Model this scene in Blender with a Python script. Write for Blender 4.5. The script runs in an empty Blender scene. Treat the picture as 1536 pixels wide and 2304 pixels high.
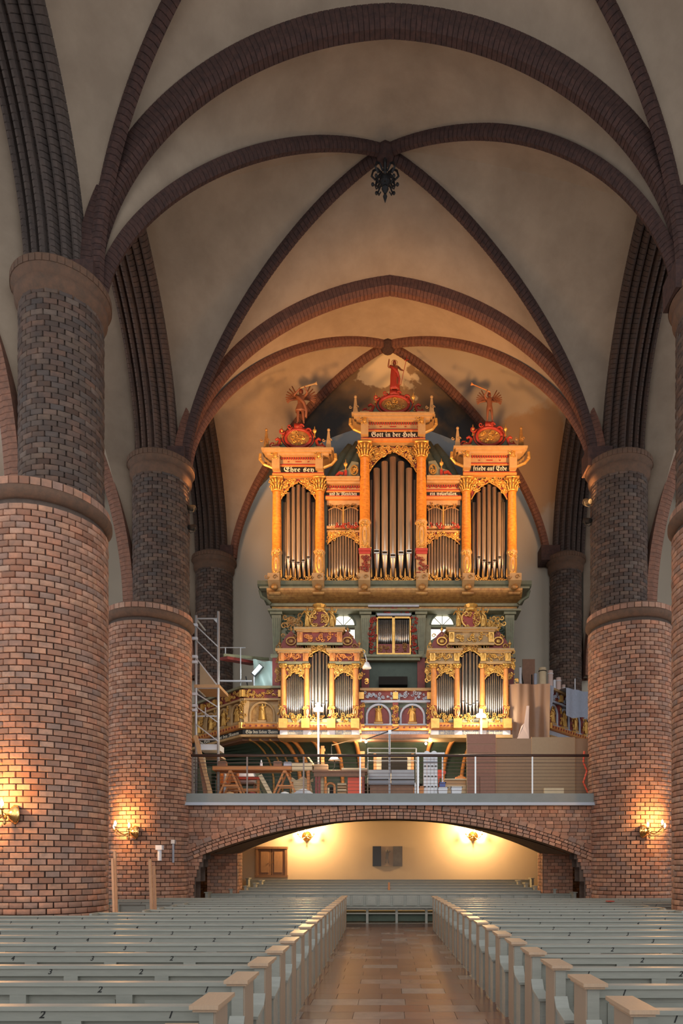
import bpy, math, random
import numpy as np
from mathutils import Vector, Matrix
C = bpy.context.scene
COL = C.collection
R = random.Random(7)
PI = math.pi
sin, cos = math.sin, math.cos

# ------------------------------------------------------------------ camera, world, light, exposure
cam = bpy.data.cameras.new('camera'); cam.sensor_fit = 'HORIZONTAL'; cam.sensor_width = 36; cam.lens = 36
cam.shift_x = -109/1536; cam.shift_y = 799/1536; cam.clip_end = 200
co = bpy.data.objects.new('camera', cam); co.location = (0, 0, 1.85); co.rotation_euler = (PI/2, 0, 0)
COL.objects.link(co); C.camera = co
F = 1536.0
def P(px, py, Y): return Vector(((px-877)/F*Y, Y, 1.85+(1951-py)/F*Y))     # a point seen at (px,py), standing Y metres away
def K(px, Y): return (px-877)/F*Y
def Zz(py, Y): return 1.85+(1951-py)/F*Y

# soft fill light added behind the viewer to brighten surfaces facing it
sl_ = bpy.data.lights.new('front_fill', 'SUN'); sl_.energy = .6; sl_.angle = math.radians(50); sl_.color = (1, .97, .92)
so_ = bpy.data.objects.new('front_fill', sl_); COL.objects.link(so_); so_.rotation_euler = (math.radians(90-13), 0, math.radians(4))
w = bpy.data.worlds.new('daylight'); C.world = w; w.use_nodes = True
bg = w.node_tree.nodes['Background']; bg.inputs[0].default_value = (0.93, 0.96, 1.0, 1); bg.inputs[1].default_value = .86
C.view_settings.view_transform = 'Standard'; C.view_settings.look = 'None'; C.view_settings.gamma = 1
C.view_settings.use_curve_mapping = False; C.view_settings.exposure = 0.20
C.cycles.max_bounces = 5; C.cycles.diffuse_bounces = 4; C.cycles.glossy_bounces = 2; C.cycles.transmission_bounces = 2
C.cycles.use_adaptive_sampling = True; C.cycles.adaptive_threshold = 0.03
C.cycles.use_denoising = True; C.cycles.sample_clamp_indirect = 4; C.cycles.caustics_reflective = False; C.cycles.caustics_refractive = False

def lamp(kind, loc, energy, col, size=.1, target=None, cone=90, blend=.6, parent=None, name='light'):
    l = bpy.data.lights.new(name, kind); l.energy = energy; l.color = col
    if kind == 'AREA': l.size = size
    else: l.shadow_soft_size = size
    if kind == 'SPOT': l.spot_size = math.radians(cone); l.spot_blend = blend
    o = bpy.data.objects.new(name, l); COL.objects.link(o); o.location = loc
    if target is not None:
        o.rotation_euler = (Vector(target)-Vector(loc)).to_track_quat('-Z', 'Y').to_euler()
    return o
WARM = (1.0, .48, .16)
# church spot lamps on the pillars by the organ loft (their black housings are built below)
SPOTS = [((-6.15, 21.2, 13.3), (0, 27.5, 18.6)), ((-6.1, 21.2, 12.6), (-2, 25, 13)), ((6.15, 21.2, 13.3), (0, 27.5, 18.6)), ((6.1, 21.2, 12.4), (2, 25, 13))]
for i, (a, b) in enumerate(SPOTS): lamp('SPOT', a, [2600, 260, 2600, 260][i], WARM, .55, b, [103, 80, 103, 80][i], .9)

# ------------------------------------------------------------------ materials
def mat(name, col, rough=.7, metal=0., noise=0., scale=3., rnd=0., col2=None, emit=None, es=1., bump=0., coat=0., stretch=None, cols=None, spec=None):
    m = bpy.data.materials.new(name); m.use_nodes = True; nt = m.node_tree; b = nt.nodes['Principled BSDF']
    L = nt.links.new
    b.inputs['Roughness'].default_value = rough; b.inputs['Metallic'].default_value = metal
    if spec is not None: b.inputs['Specular IOR Level'].default_value = spec
    if coat: b.inputs['Coat Weight'].default_value = coat; b.inputs['Coat Roughness'].default_value = .25
    c = nt.nodes.new('ShaderNodeRGB'); c.outputs[0].default_value = (*col, 1); out = c.outputs[0]
    if rnd or cols:
        g = nt.nodes.new('ShaderNodeNewGeometry'); oi = nt.nodes.new('ShaderNodeObjectInfo')
        ad = nt.nodes.new('ShaderNodeMath'); ad.operation = 'ADD'; L(g.outputs['Random Per Island'], ad.inputs[0]); L(oi.outputs['Random'], ad.inputs[1])
        fr = nt.nodes.new('ShaderNodeMath'); fr.operation = 'FRACT'; L(ad.outputs[0], fr.inputs[0]); rv = fr.outputs[0]
        if cols:
            cr = nt.nodes.new('ShaderNodeValToRGB'); el = cr.color_ramp.elements
            while len(el) < len(cols): el.new(.5)
            for i, cc in enumerate(cols): el[i].position = i/(len(cols)-1); el[i].color = (*cc, 1)
            L(rv, cr.inputs[0]); out = cr.outputs[0]
        if rnd:
            hs = nt.nodes.new('ShaderNodeHueSaturation'); mr = nt.nodes.new('ShaderNodeMapRange')
            mr.inputs['To Min'].default_value = 1-rnd; mr.inputs['To Max'].default_value = 1+rnd
            L(rv, mr.inputs[0]); L(mr.outputs[0], hs.inputs['Value']); L(out, hs.inputs['Color']); out = hs.outputs[0]
    if noise:
        tc = nt.nodes.new('ShaderNodeNewGeometry'); src = tc.outputs['Position']
        if stretch:
            mp = nt.nodes.new('ShaderNodeMapping'); mp.inputs['Scale'].default_value = stretch; L(src, mp.inputs[0]); src = mp.outputs[0]
        n = nt.nodes.new('ShaderNodeTexNoise'); n.inputs['Scale'].default_value = scale; n.inputs['Detail'].default_value = 5; n.inputs['Roughness'].default_value = .65
        L(src, n.inputs['Vector'])
        mx = nt.nodes.new('ShaderNodeMix'); mx.data_type = 'RGBA'
        c2 = col2 or tuple(x*.45 for x in col)
        mr = nt.nodes.new('ShaderNodeMapRange'); mr.inputs['From Min'].default_value = .35; mr.inputs['From Max'].default_value = .7
        mr.inputs['To Max'].default_value = noise
        L(n.outputs[0], mr.inputs[0]); L(mr.outputs[0], mx.inputs['Factor']); L(out, mx.inputs['A']); mx.inputs['B'].default_value = (*c2, 1); out = mx.outputs['Result']
        if bump:
            bp = nt.nodes.new('ShaderNodeBump'); bp.inputs['Strength'].default_value = bump; bp.inputs['Distance'].default_value = .02
            L(n.outputs[0], bp.inputs['Height']); L(bp.outputs[0], b.inputs['Normal'])
    L(out, b.inputs['Base Color'])
    if emit: b.inputs['Emission Color'].default_value = (*emit, 1); b.inputs['Emission Strength'].default_value = es
    return m
M = {}
M['plaster'] = mat('plaster', (.40, .315, .235), .95, noise=.6, scale=.9, col2=(.25, .19, .14), spec=.2)
M['wallplaster'] = mat('wall_plaster', (.55, .50, .44), .95, noise=.25, scale=1.0, col2=(.42, .38, .33), spec=.2)
M['rearplaster'] = mat('rear_wall_plaster', (.62, .50, .36), .9, noise=.2, scale=1.2, col2=(.5, .39, .27), spec=.2)
M['mortar'] = mat('mortar', (.13, .09, .07), .95, noise=.5, scale=8)
BR = [(.40, .17, .10), (.55, .27, .17), (.36, .19, .13), (.60, .31, .19), (.30, .19, .15), (.50, .22, .13), (.45, .27, .19)]
M['brick'] = mat('brick', (.35, .15, .09), .9, cols=BR, rnd=.22, noise=.55, scale=6, col2=(.15, .11, .085), bump=.4)
M['brickdark'] = mat('brick_dim_grimy', (.2, .12, .09), .9, cols=[(x*.28, y*.34, z*.38) for x, y, z in BR], rnd=.35, noise=.7, scale=4, col2=(.055, .045, .042), bump=.4)  # darkened for grime and for the weaker light on the upper brickwork
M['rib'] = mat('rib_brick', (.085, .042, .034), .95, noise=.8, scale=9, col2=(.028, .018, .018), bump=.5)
M['riblit'] = mat('lit_rib_brick', (.20, .085, .055), .95, noise=.7, scale=9, col2=(.07, .035, .028), bump=.5)  # brighter copy of the rib brick, warm lamp light put into the colour
M['archbrick'] = mat('aisle_arch_brick', (.27, .125, .08), .9, noise=.7, scale=8, col2=(.11, .065, .05), bump=.4)
M['impost'] = mat('impost_brick', (.17, .09, .055), .9, noise=.8, scale=7, col2=(.09, .06, .042), bump=.4)
M['pew'] = mat('pew_paint', (.34, .34, .295), .38, noise=.35, scale=4, col2=(.20, .215, .19), stretch=(1, 6, 6), bump=.05, rnd=.05)
M['pewcap'] = mat('pew_cap_wood', (.50, .34, .22), .4, noise=.4, scale=14, col2=(.33, .25, .19), stretch=(6, 1, 1))
M['pewside'] = mat('pew_side_lit_tan', (.38, .28, .20), .5, noise=.5, scale=10, col2=(.31, .26, .20), stretch=(6, 6, .6))  # tan stands in for warm light on the aisle faces of the pews
M['numeral'] = mat('numeral_paint', (.02, .02, .02), .6)
M['tile'] = mat('floor_tile', (.3, .15, .1), .24, cols=[(.24, .105, .065), (.19, .09, .06), (.28, .13, .08), (.17, .09, .065), (.26, .11, .065), (.30, .26, .23), (.22, .105, .065), (.25, .13, .09)], rnd=.12, noise=.45, scale=5, col2=(.17, .12, .1), bump=.03)
M['grout'] = mat('floor_joint', (.13, .09, .075), .5, noise=.4, scale=6)
M['gold'] = mat('gilding', (.85, .50, .13), .38, metal=.55, noise=.5, scale=9, col2=(.45, .20, .05))
M['golddim'] = mat('old_gilding', (.55, .30, .09), .45, metal=.4, noise=.7, scale=8, col2=(.20, .07, .03))
M['cream'] = mat('cream_paint', (.54, .35, .16), .55, noise=.5, scale=7, col2=(.40, .21, .08))
M['marble'] = mat('orange_marbling', (.74, .30, .045), .35, noise=.9, scale=8, col2=(.40, .12, .02), stretch=(1, 1, 2.2))
M['orange'] = mat('orange_paint', (.75, .30, .08), .45, noise=.5, scale=6, col2=(.5, .15, .04))
M['red'] = mat('red_paint', (.42, .045, .025), .45, noise=.4, scale=8, col2=(.3, .02, .02))
M['darkred'] = mat('dark_red_paint', (.30, .05, .04), .5, noise=.5, scale=8)
M['green'] = mat('green_grey_paint', (.17, .19, .12), .55, noise=.6, scale=5, col2=(.075, .08, .055))
M['greenlight'] = mat('olive_paint', (.30, .30, .19), .55, noise=.5, scale=5, col2=(.17, .14, .08))
M['darkgreen'] = mat('dark_green_paint', (.06, .09, .06), .5, noise=.5, scale=4, col2=(.03, .045, .03))
M['black'] = mat('black_paint', (.012, .012, .012), .5)
M['void'] = mat('dark_interior', (.02, .016, .013), .9)
M['white'] = mat('white_lettering', (.85, .78, .62), .5)
M['bluewhite'] = mat('blue_white_paint', (.50, .55, .66), .5, noise=.3, scale=7)
M['tin'] = mat('tin_pipe', (.60, .50, .40), .3, metal=.7, noise=.45, scale=3, col2=(.25, .19, .14), stretch=(5, 5, .4), rnd=.15)
M['tinbright'] = mat('polished_tin', (.78, .74, .68), .22, metal=.85, noise=.3, scale=3, col2=(.4, .36, .31), rnd=.15)
M['brown'] = mat('brown_flesh_paint', (.27, .10, .05), .5, noise=.4, scale=9, col2=(.22, .07, .03))
M['brass'] = mat('brass', (.75, .48, .18), .2, metal=1.)
M['bulb'] = mat('lit_bulb', (1, .9, .7), .3, emit=(1, .80, .48), es=22)
M['iron'] = mat('wrought_iron', (.012, .012, .014), .6)
M['slab'] = mat('gallery_fascia', (.24, .26, .25), .6, noise=.2, scale=3)
M['slabedge'] = mat('gallery_edge', (.45, .50, .58), .5)
M['steel'] = mat('galvanised_steel', (.62, .64, .66), .35, metal=.5)
M['rail'] = mat('dark_handrail', (.06, .035, .03), .35)
M['wire'] = mat('rail_wire', (.20, .15, .13), .4, metal=.5)
M['wood'] = mat('raw_wood', (.60, .36, .18), .6, noise=.4, scale=8, col2=(.42, .22, .10), stretch=(.6, 3, 6))
M['orangewood'] = mat('bench_wood', (.70, .27, .08), .5, noise=.4, scale=8, col2=(.45, .14, .04), stretch=(.6, 3, 6))
M['palewood'] = mat('pale_wood', (.78, .62, .40), .6, noise=.3, scale=8, col2=(.6, .42, .25))
M['brownwood'] = mat('brown_wood', (.28, .13, .07), .5, noise=.4, scale=8)
M['card'] = mat('fibreboard', (.40, .25, .15), .75, noise=.25, scale=12, col2=(.32, .19, .11))
M['card2'] = mat('pale_fibreboard', (.47, .33, .20), .75, noise=.25, scale=12, col2=(.38, .25, .15))
M['card3'] = mat('reddish_fibreboard', (.36, .18, .13), .75, noise=.25, scale=12)
M['paper'] = mat('brown_sheet', (.34, .19, .11), .45, noise=.3, scale=3, col2=(.24, .13, .08), bump=.2)
M['pink'] = mat('pale_foil', (.70, .52, .46), .45)
M['cloth'] = mat('blue_grey_cloth', (.42, .47, .58), .85, noise=.25, scale=12, bump=.2)
M['tarp'] = mat('pale_green_tarp', (.55, .72, .66), .4, noise=.25, scale=2, col2=(.42, .58, .53))
M['greycab'] = mat('grey_cover', (.34, .36, .42), .45, noise=.2, scale=5)
M['alu'] = mat('white_aluminium', (.80, .82, .88), .4)
M['orangered'] = mat('red_plastic', (.85, .08, .02), .4)
M['bluep'] = mat('blue_plastic', (.08, .12, .4), .4)
M['glow'] = mat('lamp_face', (1, 1, 1), .5, emit=(1, .93, .80), es=14)
M['tube'] = mat('lamp_tube', (1, 1, 1), .5, emit=(.85, .95, 1), es=5)
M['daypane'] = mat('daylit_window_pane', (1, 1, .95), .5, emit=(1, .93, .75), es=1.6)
M['stake'] = mat('timber_stake', (.62, .33, .18), .6, noise=.4, scale=12, stretch=(3, 3, .5))
M['door'] = mat('cupboard_wood', (.24, .13, .07), .45, noise=.4, scale=6, stretch=(4, 4, .6))
M['doorlight'] = mat('cupboard_panel', (.34, .19, .10), .45, noise=.4, scale=6, stretch=(4, 4, .6))
M['darkpic'] = mat('dark_picture', (.02, .02, .025), .4)
M['greypic'] = mat('grey_picture', (.16, .15, .15), .5, noise=.6, scale=3, col2=(.05, .05, .06))

def painted_wall(name, base, base2, cz=17.2, rad=5.8, cx=0., top0=20.9):
    """plaster with the old sky painting round the organ: slate ground, clouds, a bare patch at the top"""
    m = bpy.data.materials.new(name); m.use_nodes = True; nt = m.node_tree; b = nt.nodes['Principled BSDF']; L = nt.links.new
    b.inputs['Roughness'].default_value = .95
    g = nt.nodes.new('ShaderNodeNewGeometry'); sp = nt.nodes.new('ShaderNodeSeparateXYZ'); L(g.outputs['Position'], sp.inputs[0])
    n = nt.nodes.new('ShaderNodeTexNoise'); n.inputs['Scale'].default_value = 1.1; n.inputs['Detail'].default_value = 6; L(g.outputs['Position'], n.inputs['Vector'])
    def mth(op, a, c=None, v=None):
        k = nt.nodes.new('ShaderNodeMath'); k.operation = op
        L(a, k.inputs[0])
        if c is not None: L(c, k.inputs[1])
        if v is not None: k.inputs[1].default_value = v
        return k.outputs[0]
    x2 = mth('POWER', mth('ABSOLUTE', mth('SUBTRACT', sp.outputs['X'], v=cx)), v=2)
    z1 = mth('SUBTRACT', sp.outputs['Z'], v=cz); z2 = mth('MULTIPLY', mth('POWER', mth('ABSOLUTE', z1), v=2), v=1.1)
    d = mth('SQRT', mth('ADD', x2, z2)); d = mth('ADD', d, mth('MULTIPLY', n.outputs[0], v=1.8))
    mr = nt.nodes.new('ShaderNodeMapRange'); mr.inputs['From Min'].default_value = rad+.1; mr.inputs['From Max'].default_value = rad-.1; L(d, mr.inputs[0])
    top = mth('ADD', sp.outputs['Z'], mth('MULTIPLY', n.outputs[0], v=2.6))
    mt = nt.nodes.new('ShaderNodeMapRange'); mt.inputs['From Min'].default_value = top0; mt.inputs['From Max'].default_value = top0+.5; L(top, mt.inputs[0])
    n2 = nt.nodes.new('ShaderNodeTexNoise'); n2.inputs['Scale'].default_value = .8; n2.inputs['Detail'].default_value = 3; L(g.outputs['Position'], n2.inputs['Vector'])
    c1 = nt.nodes.new('ShaderNodeMix'); c1.data_type = 'RGBA'; c1.inputs['A'].default_value = (*base, 1); c1.inputs['B'].default_value = (*base2, 1); L(n2.outputs[0], c1.inputs['Factor'])
    sl = nt.nodes.new('ShaderNodeMix'); sl.data_type = 'RGBA'; sl.inputs['A'].default_value = (.13, .125, .12, 1); sl.inputs['B'].default_value = (.30, .20, .12, 1); L(mt.outputs[0], sl.inputs['Factor'])
    c2 = nt.nodes.new('ShaderNodeMix'); c2.data_type = 'RGBA'; L(mr.outputs[0], c2.inputs['Factor']); L(c1.outputs['Result'], c2.inputs['A']); L(sl.outputs['Result'], c2.inputs['B'])
    hole = nt.nodes.new('ShaderNodeMapRange'); hole.inputs['From Min'].default_value = (top0+.75 if top0 > 16 else 90); hole.inputs['From Max'].default_value = (top0+.85 if top0 > 16 else 91); L(top, hole.inputs[0])
    c3 = nt.nodes.new('ShaderNodeMix'); c3.data_type = 'RGBA'; L(hole.outputs[0], c3.inputs['Factor']); L(c2.outputs['Result'], c3.inputs['A']); c3.inputs['B'].default_value = (.72, .60, .42, 1)
    L(c3.outputs['Result'], b.inputs['Base Color'])
    return m
M['painted'] = painted_wall('painted_plaster', (.56, .50, .41), (.47, .42, .34), 17.7, 4.9, 0., 21.0)
M['painted2'] = painted_wall('stained_plaster', (.37, .32, .265), (.29, .24, .19), 17.8, 2.6, 5.4, 15.)

# ------------------------------------------------------------------ mesh builder
class MB:
    def __init__(s): s.v = []; s.f = []
    def add(s, vs, fs):
        n = len(s.v); s.v += [tuple(x) for x in vs]; s.f += [tuple(i+n for i in f) for f in fs]; return s
    def box(s, x0, y0, z0, x1, y1, z1, m=None):
        if x0 > x1: x0, x1 = x1, x0
        if y0 > y1: y0, y1 = y1, y0
        if z0 > z1: z0, z1 = z1, z0
        vs = [Vector(p) for p in ((x0,y0,z0),(x1,y0,z0),(x1,y1,z0),(x0,y1,z0),(x0,y0,z1),(x1,y0,z1),(x1,y1,z1),(x0,y1,z1))]
        if m is not None: vs = [m @ p for p in vs]
        return s.add(vs, [(0,3,2,1),(4,5,6,7),(0,1,5,4),(1,2,6,5),(2,3,7,6),(3,0,4,7)])
    def bar(s, a, b, w, d=None, up=(0,0,1)):
        """rectangular bar from a to b, w wide across, d deep along up"""
        a = Vector(a); b = Vector(b); d = d or w; t = (b-a); ln = t.length; t.normalize(); u = Vector(up)
        if abs(t.dot(u)) > .98: u = Vector((0, 1, 0))
        r = t.cross(u).normalized(); u = r.cross(t).normalized()
        m = Matrix((( *r,), (*t,), (*u,))).transposed().to_4x4(); m.translation = a
        return s.box(-w/2, 0, -d/2, w/2, ln, d/2, m)
    def cyl(s, a, b, r0, r1=None, n=12, cap=True):
        a = Vector(a); b = Vector(b); r1 = r0 if r1 is None else r1; t = (b-a).normalized(); u = Vector((0,0,1)) if abs(t.z) < .9 else Vector((1,0,0))
        p = t.cross(u).normalized(); q = t.cross(p)
        vs = []
        for c, r in ((a, r0), (b, r1)):
            for i in range(n):
                an = 2*PI*i/n; vs.append(c+(p*cos(an)+q*sin(an))*r)
        fs = [(i, (i+1) % n, n+(i+1) % n, n+i) for i in range(n)]
        if cap: fs += [tuple(range(n))[::-1], tuple(range(n, 2*n))]
        return s.add(vs, fs)
    def tube(s, pts, r, n=6, taper=None, cap=True):
        pts = [Vector(p) for p in pts]; k = len(pts); vs = []; prev = None
        for i, c in enumerate(pts):
            t = (pts[min(i+1, k-1)]-pts[max(i-1, 0)])
            if t.length < 1e-9: t = Vector((0,0,1))
            t.normalize()
            if prev is None:
                u = Vector((0,1,0)) if abs(t.y) < .9 else Vector((1,0,0)); p = t.cross(u).normalized()
            else: p = (prev-t*prev.dot(t)).normalized()
            prev = p; q = t.cross(p); rr = r if taper is None else r*(1+(taper-1)*i/(k-1))
            for j in range(n):
                an = 2*PI*j/n; vs.append(c+(p*cos(an)+q*sin(an))*rr)
        fs = [(i*n+j, i*n+(j+1) % n, (i+1)*n+(j+1) % n, (i+1)*n+j) for i in range(k-1) for j in range(n)]
        if cap: fs += [tuple(range(n))[::-1], tuple(range((k-1)*n, k*n))]
        return s.add(vs, fs)
    def lathe(s, prof, c=(0,0,0), n=16, sy=1., m=None, a0=0., a1=2*PI):
        c = Vector(c); vs = []; k = len(prof); full = abs(a1-a0-2*PI) < 1e-6; nn = n if full else n+1
        for r, z in prof:
            for j in range(nn):
                an = a0+(a1-a0)*j/n; p = Vector((r*cos(an), r*sin(an)*sy, z))
                if m is not None: p = m @ p
                vs.append(c+p)
        fs = [(i*nn+j, i*nn+(j+1) % nn, (i+1)*nn+(j+1) % nn, (i+1)*nn+j) for i in range(k-1) for j in range(n)]
        if full: fs += [tuple(range(n))[::-1], tuple(range((k-1)*n, k*n))]
        return s.add(vs, fs)
    def ball(s, c, rx, ry=None, rz=None, n=8, k=6, m=None):
        ry = rx if ry is None else ry; rz = rx if rz is None else rz
        prof = [(max(sin(PI*i/k), .02), -cos(PI*i/k)) for i in range(k+1)]
        mm = Matrix.Diagonal((rx, ry, rz, 1))
        if m is not None: mm = m @ mm
        return s.lathe(prof, c, n, m=mm)
    def prism(s, poly, y0, y1, m=None):
        """polygon of (x,z) extruded from y0 (front) to y1"""
        n = len(poly); vs = [Vector((x, y0, z)) for x, z in poly]+[Vector((x, y1, z)) for x, z in poly]
        if m is not None: vs = [m @ p for p in vs]
        return s.add(vs, [tuple(range(n)), tuple(range(n, 2*n))[::-1]]+[(i, i+n, (i+1) % n+n, (i+1) % n) for i in range(n)])
    def prismx(s, poly, x0, x1):
        n = len(poly); vs = [Vector((x0, y, z)) for y, z in poly]+[Vector((x1, y, z)) for y, z in poly]
        return s.add(vs, [tuple(range(n)), tuple(range(n, 2*n))[::-1]]+[(i, i+n, (i+1) % n+n, (i+1) % n) for i in range(n)])
    def mesh(s, name, m, smooth=False):
        me = bpy.data.meshes.new(name); me.from_pydata(s.v, [], s.f); me.materials.append(m)
        if smooth: me.polygons.foreach_set('use_smooth', [True]*len(me.polygons))
        me.update(); return me
def ob(name, me, parent=None, loc=None):
    o = bpy.data.objects.new(name, me); COL.objects.link(o)
    if parent is not None: o.parent = parent
    if loc is not None: o.location = loc
    return o
def obj(name, mb, m, parent=None, smooth=False, loc=None): return ob(name, mb.mesh(name, M[m] if isinstance(m, str) else m, smooth), parent, loc)
def tag(o, label, cat, group=None, kind=None):
    o['label'] = label; o['category'] = cat
    if group: o['group'] = group
    if kind: o['kind'] = kind
    return o
def thing(name, label, cat, loc=(0,0,0), rz=0, group=None, kind=None):
    o = bpy.data.objects.new(name, None); COL.objects.link(o); o.location = loc; o.rotation_euler = (0, 0, rz); o.empty_display_size = .1
    return tag(o, label, cat, group, kind)
def locy(o, mb):   # shift a builder's world coordinates into o's frame (unrotated empties)
    l = o.location; mb.v = [(x-l.x, y-l.y, z-l.z) for x, y, z in mb.v]; return mb
def part(name, mb, m, parent, smooth=False, top=None): return obj(name, locy(top or parent, mb), m, parent, smooth)

def textmesh(c, m):
    o = bpy.data.objects.new('lettering', c); COL.objects.link(o); dg = bpy.context.evaluated_depsgraph_get(); me = bpy.data.meshes.new_from_object(o.evaluated_get(dg)); me.name = c.name
    bpy.data.objects.remove(o); me.materials.clear(); me.materials.append(M[m]); return me
# ------------------------------------------------------------------ vaults, arches, ribs
YP = [8.5, 15.0, 21.5, 28.0]; XS = 6.5; ZS = 14.4
def shape(u, p, q, k): return (1-k)*max(0, 1-u**p)**q+k*(1-u)
TR = {15.0: (2, .5, .05, 6.75, 6.1), 21.5: (2, .5, .15, 6.65, 5.85), 28.0: (2, .5, .15, 6.6, 5.7), 8.5: (2, .5, .05, 6.75, 6.1)}
def trans(yp, sx, t):   # half transverse arch (upper line), t 0 springer .. 1 apex
    p, q, k, a, b = TR[yp]; u = cos(t*PI/2)
    return Vector((sx*a*u, yp, ZS+b*shape(u, p, q, k)))
BX = {0: -.1, 1: -.13, 2: -.08}
RIB = {0: (2, .5, 0, 7.1), 1: (1.8, .6, .12, 6.65), 2: (1.8, .6, .12, 6.45)}
def rib(bay, yp, sx, t):
    p, q, k, b = RIB[bay]; yc = (YP[bay]+YP[bay+1])/2; u = cos(t*PI/2)
    sag = 0.
    if bay == 1 and yp < yc: sag = (-.30 if sx < 0 else .22)*sin(PI*t)
    return Vector((sx*XS*u+BX[bay]*(1-u), yc+(yp-yc)*u*.985, ZS+b*shape(u, p, q, k)+sag))
HA, RA = 3.15, 5.0
def arcade(bay, s, t, x, dz=0., grow=0.):   # pointed arcade arch, s = -1 near half, +1 far half
    a = HA+grow; h = RA+grow*1.1; Rr = (h*h+a*a)/(2*a); amax = math.asin(h/Rr); an = amax*t; yc = (YP[bay]+YP[bay+1])/2
    return Vector((x, yc+s*(a-Rr+Rr*cos(an)), ZS-.1+Rr*sin(an)+dz))
def patch(f, g, nt=28, ns=8, bulge=0.):
    mb = MB(); vs = []
    for i in range(nt+1):
        t = i/nt; a = f(t); b = g(t)
        for j in range(ns+1):
            s = j/ns; p = a.lerp(b, s); p.z += bulge*4*s*(1-s)*sin(PI*t/2)
            vs.append(p)
    mb.add(vs, [(i*(ns+1)+j, i*(ns+1)+j+1, (i+1)*(ns+1)+j+1, (i+1)*(ns+1)+j) for i in range(nt) for j in range(ns)])
    return mb
def sweep(pts, prof, side, brick=.13, joint=.02):
    """brick arch: prof = (offset along side, offset along outward normal); joints cut between voussoirs"""
    side = Vector(side).normalized(); P_ = [Vector(p) for p in pts]
    L = [0]
    for a, b in zip(P_, P_[1:]): L.append(L[-1]+(b-a).length)
    def at(s):
        s = min(max(s, 0), L[-1]); i = 0
        while i < len(L)-2 and L[i+1] < s: i += 1
        k = (s-L[i])/max(1e-9, L[i+1]-L[i]); p = P_[i].lerp(P_[i+1], k); t = (P_[i+1]-P_[i]).normalized(); return p, t
    n = max(2, int(L[-1]/brick)); br = L[-1]/n; mb = MB(); m = len(prof); cu = sum(a for a, b in prof)/m; cv = max(b for a, b in prof); rings = []
    for i in range(n):
        for s, k in ((i*br, 1.), (i*br+joint*.5, 0.), ((i+1)*br-joint*.5, 0.)):
            rings.append((s, k))
    rings.append((L[-1], 1.)); vs = []
    tot = sum(side.cross(at(L[-1]*q/10)[1]).z for q in range(1, 10)); flip = -1 if tot < 0 else 1
    for s, k in rings:
        p, t = at(s); nrm = side.cross(t).normalized()*flip
        jt = 0
        for a, b in prof:
            aa = a-math.copysign(.012, a-cu)*k if abs(a-cu) > .03 else a; bb = b+(.018*k if b < cv-.001 else 0)
            vs.append(p+side*aa+nrm*bb)
    mb.add(vs, [(i*m+j, i*m+(j+1) % m, (i+1)*m+(j+1) % m, (i+1)*m+j) for i in range(len(rings)-1) for j in range(m)])
    return mb
vault = {}
for bay in (0, 1, 2):
    vt = thing('ceiling', ['white plastered rib vault over the near bay, cut by the top edge', 'white plastered rib vault of the middle bay with the iron boss', 'warm lit plastered rib vault above the organ'][bay], 'vault', (0, (YP[bay]+YP[bay+1])/2, 21), kind='structure')
    for s, yp in ((-1, YP[bay]), (1, YP[bay+1])):
        for sx in (-1, 1):
            m = 'painted' if (bay == 2 and s == 1) else 'plaster'
            part('vault_web', patch(lambda t: trans(yp, sx, t), lambda t: rib(bay, yp, sx, t), bulge=.15), m, vt, True)
            part('vault_web', patch(lambda t: arcade(bay, s, t, sx*6.72, .0, .25), lambda t: rib(bay, yp, sx, t), bulge=.2), 'painted2' if (bay == 2 and sx*s > 0) else 'plaster', vt, True)
            pr = [(-.12, 0), (-.12, -.14), (-.06, -.26), (.06, -.26), (.12, -.14), (.12, 0)]
            pts = [rib(bay, yp, sx, i/40)+Vector((0, 0, .05)) for i in range(41)]
            d = (pts[-1]-pts[0]); sd = Vector((-d.y, d.x, 0)) if sx*s > 0 else Vector((d.y, -d.x, 0))
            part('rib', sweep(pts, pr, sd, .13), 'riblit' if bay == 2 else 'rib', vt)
    # boss
    yc = vt.location.y; part('rib_crossing', MB().lathe([(.20, -.30), (.25, -.1), (.22, .05)], (BX[bay], yc, ZS+RIB[bay][3]), 12), 'rib', vt)
for i, yp in enumerate(YP):
    for_ = ['transverse arch behind the viewer', 'broad dark brick transverse arch across the top of the picture', 'brick transverse arch in front of the organ vault', 'brick wall arch against the end wall behind the organ'][i]
    if i in (0, 3): continue
    pts = [trans(yp, -1, k/50) for k in range(51)]+[trans(yp, 1, 1-k/50) for k in range(1, 51)]
    wd = .2 if i < 3 else .12
    pr = [(-wd, .12), (-wd, -.22), (-wd*.5, -.34), (wd*.5, -.34), (wd, -.22), (wd, .12)]
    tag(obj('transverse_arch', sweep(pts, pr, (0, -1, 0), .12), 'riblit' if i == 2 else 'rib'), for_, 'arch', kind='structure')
# arcade arches
for sx in (-1, 1):
    for bay in (0, 1, 2):
        pts = [arcade(bay, -1, k/30, sx*7.32) for k in range(31)]+[arcade(bay, 1, 1-k/30, sx*7.32) for k in range(1, 31)]
        nr = 6; W_ = .64; pr = [(-W_, .32), (-W_, .02)]
        for k in range(nr):   # rolls of the moulded soffit
            a = -W_+2*W_*k/nr; q = 2*W_/nr; dp = -.10-.16*min(k, nr-1-k)/2
            pr += [(a+q*.08, dp+.10), (a+q*.22, dp), (a+q*.5, dp-.045), (a+q*.78, dp), (a+q*.92, dp+.10)]
        pr += [(W_, .02), (W_, .32)]
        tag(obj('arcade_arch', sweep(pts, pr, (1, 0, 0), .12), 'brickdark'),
            '%s arcade arch of moulded brick orders, %s bay' % (('left', 'right')[sx > 0], ['nearest', 'middle', 'organ'][bay]), 'arch', kind='structure')

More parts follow.
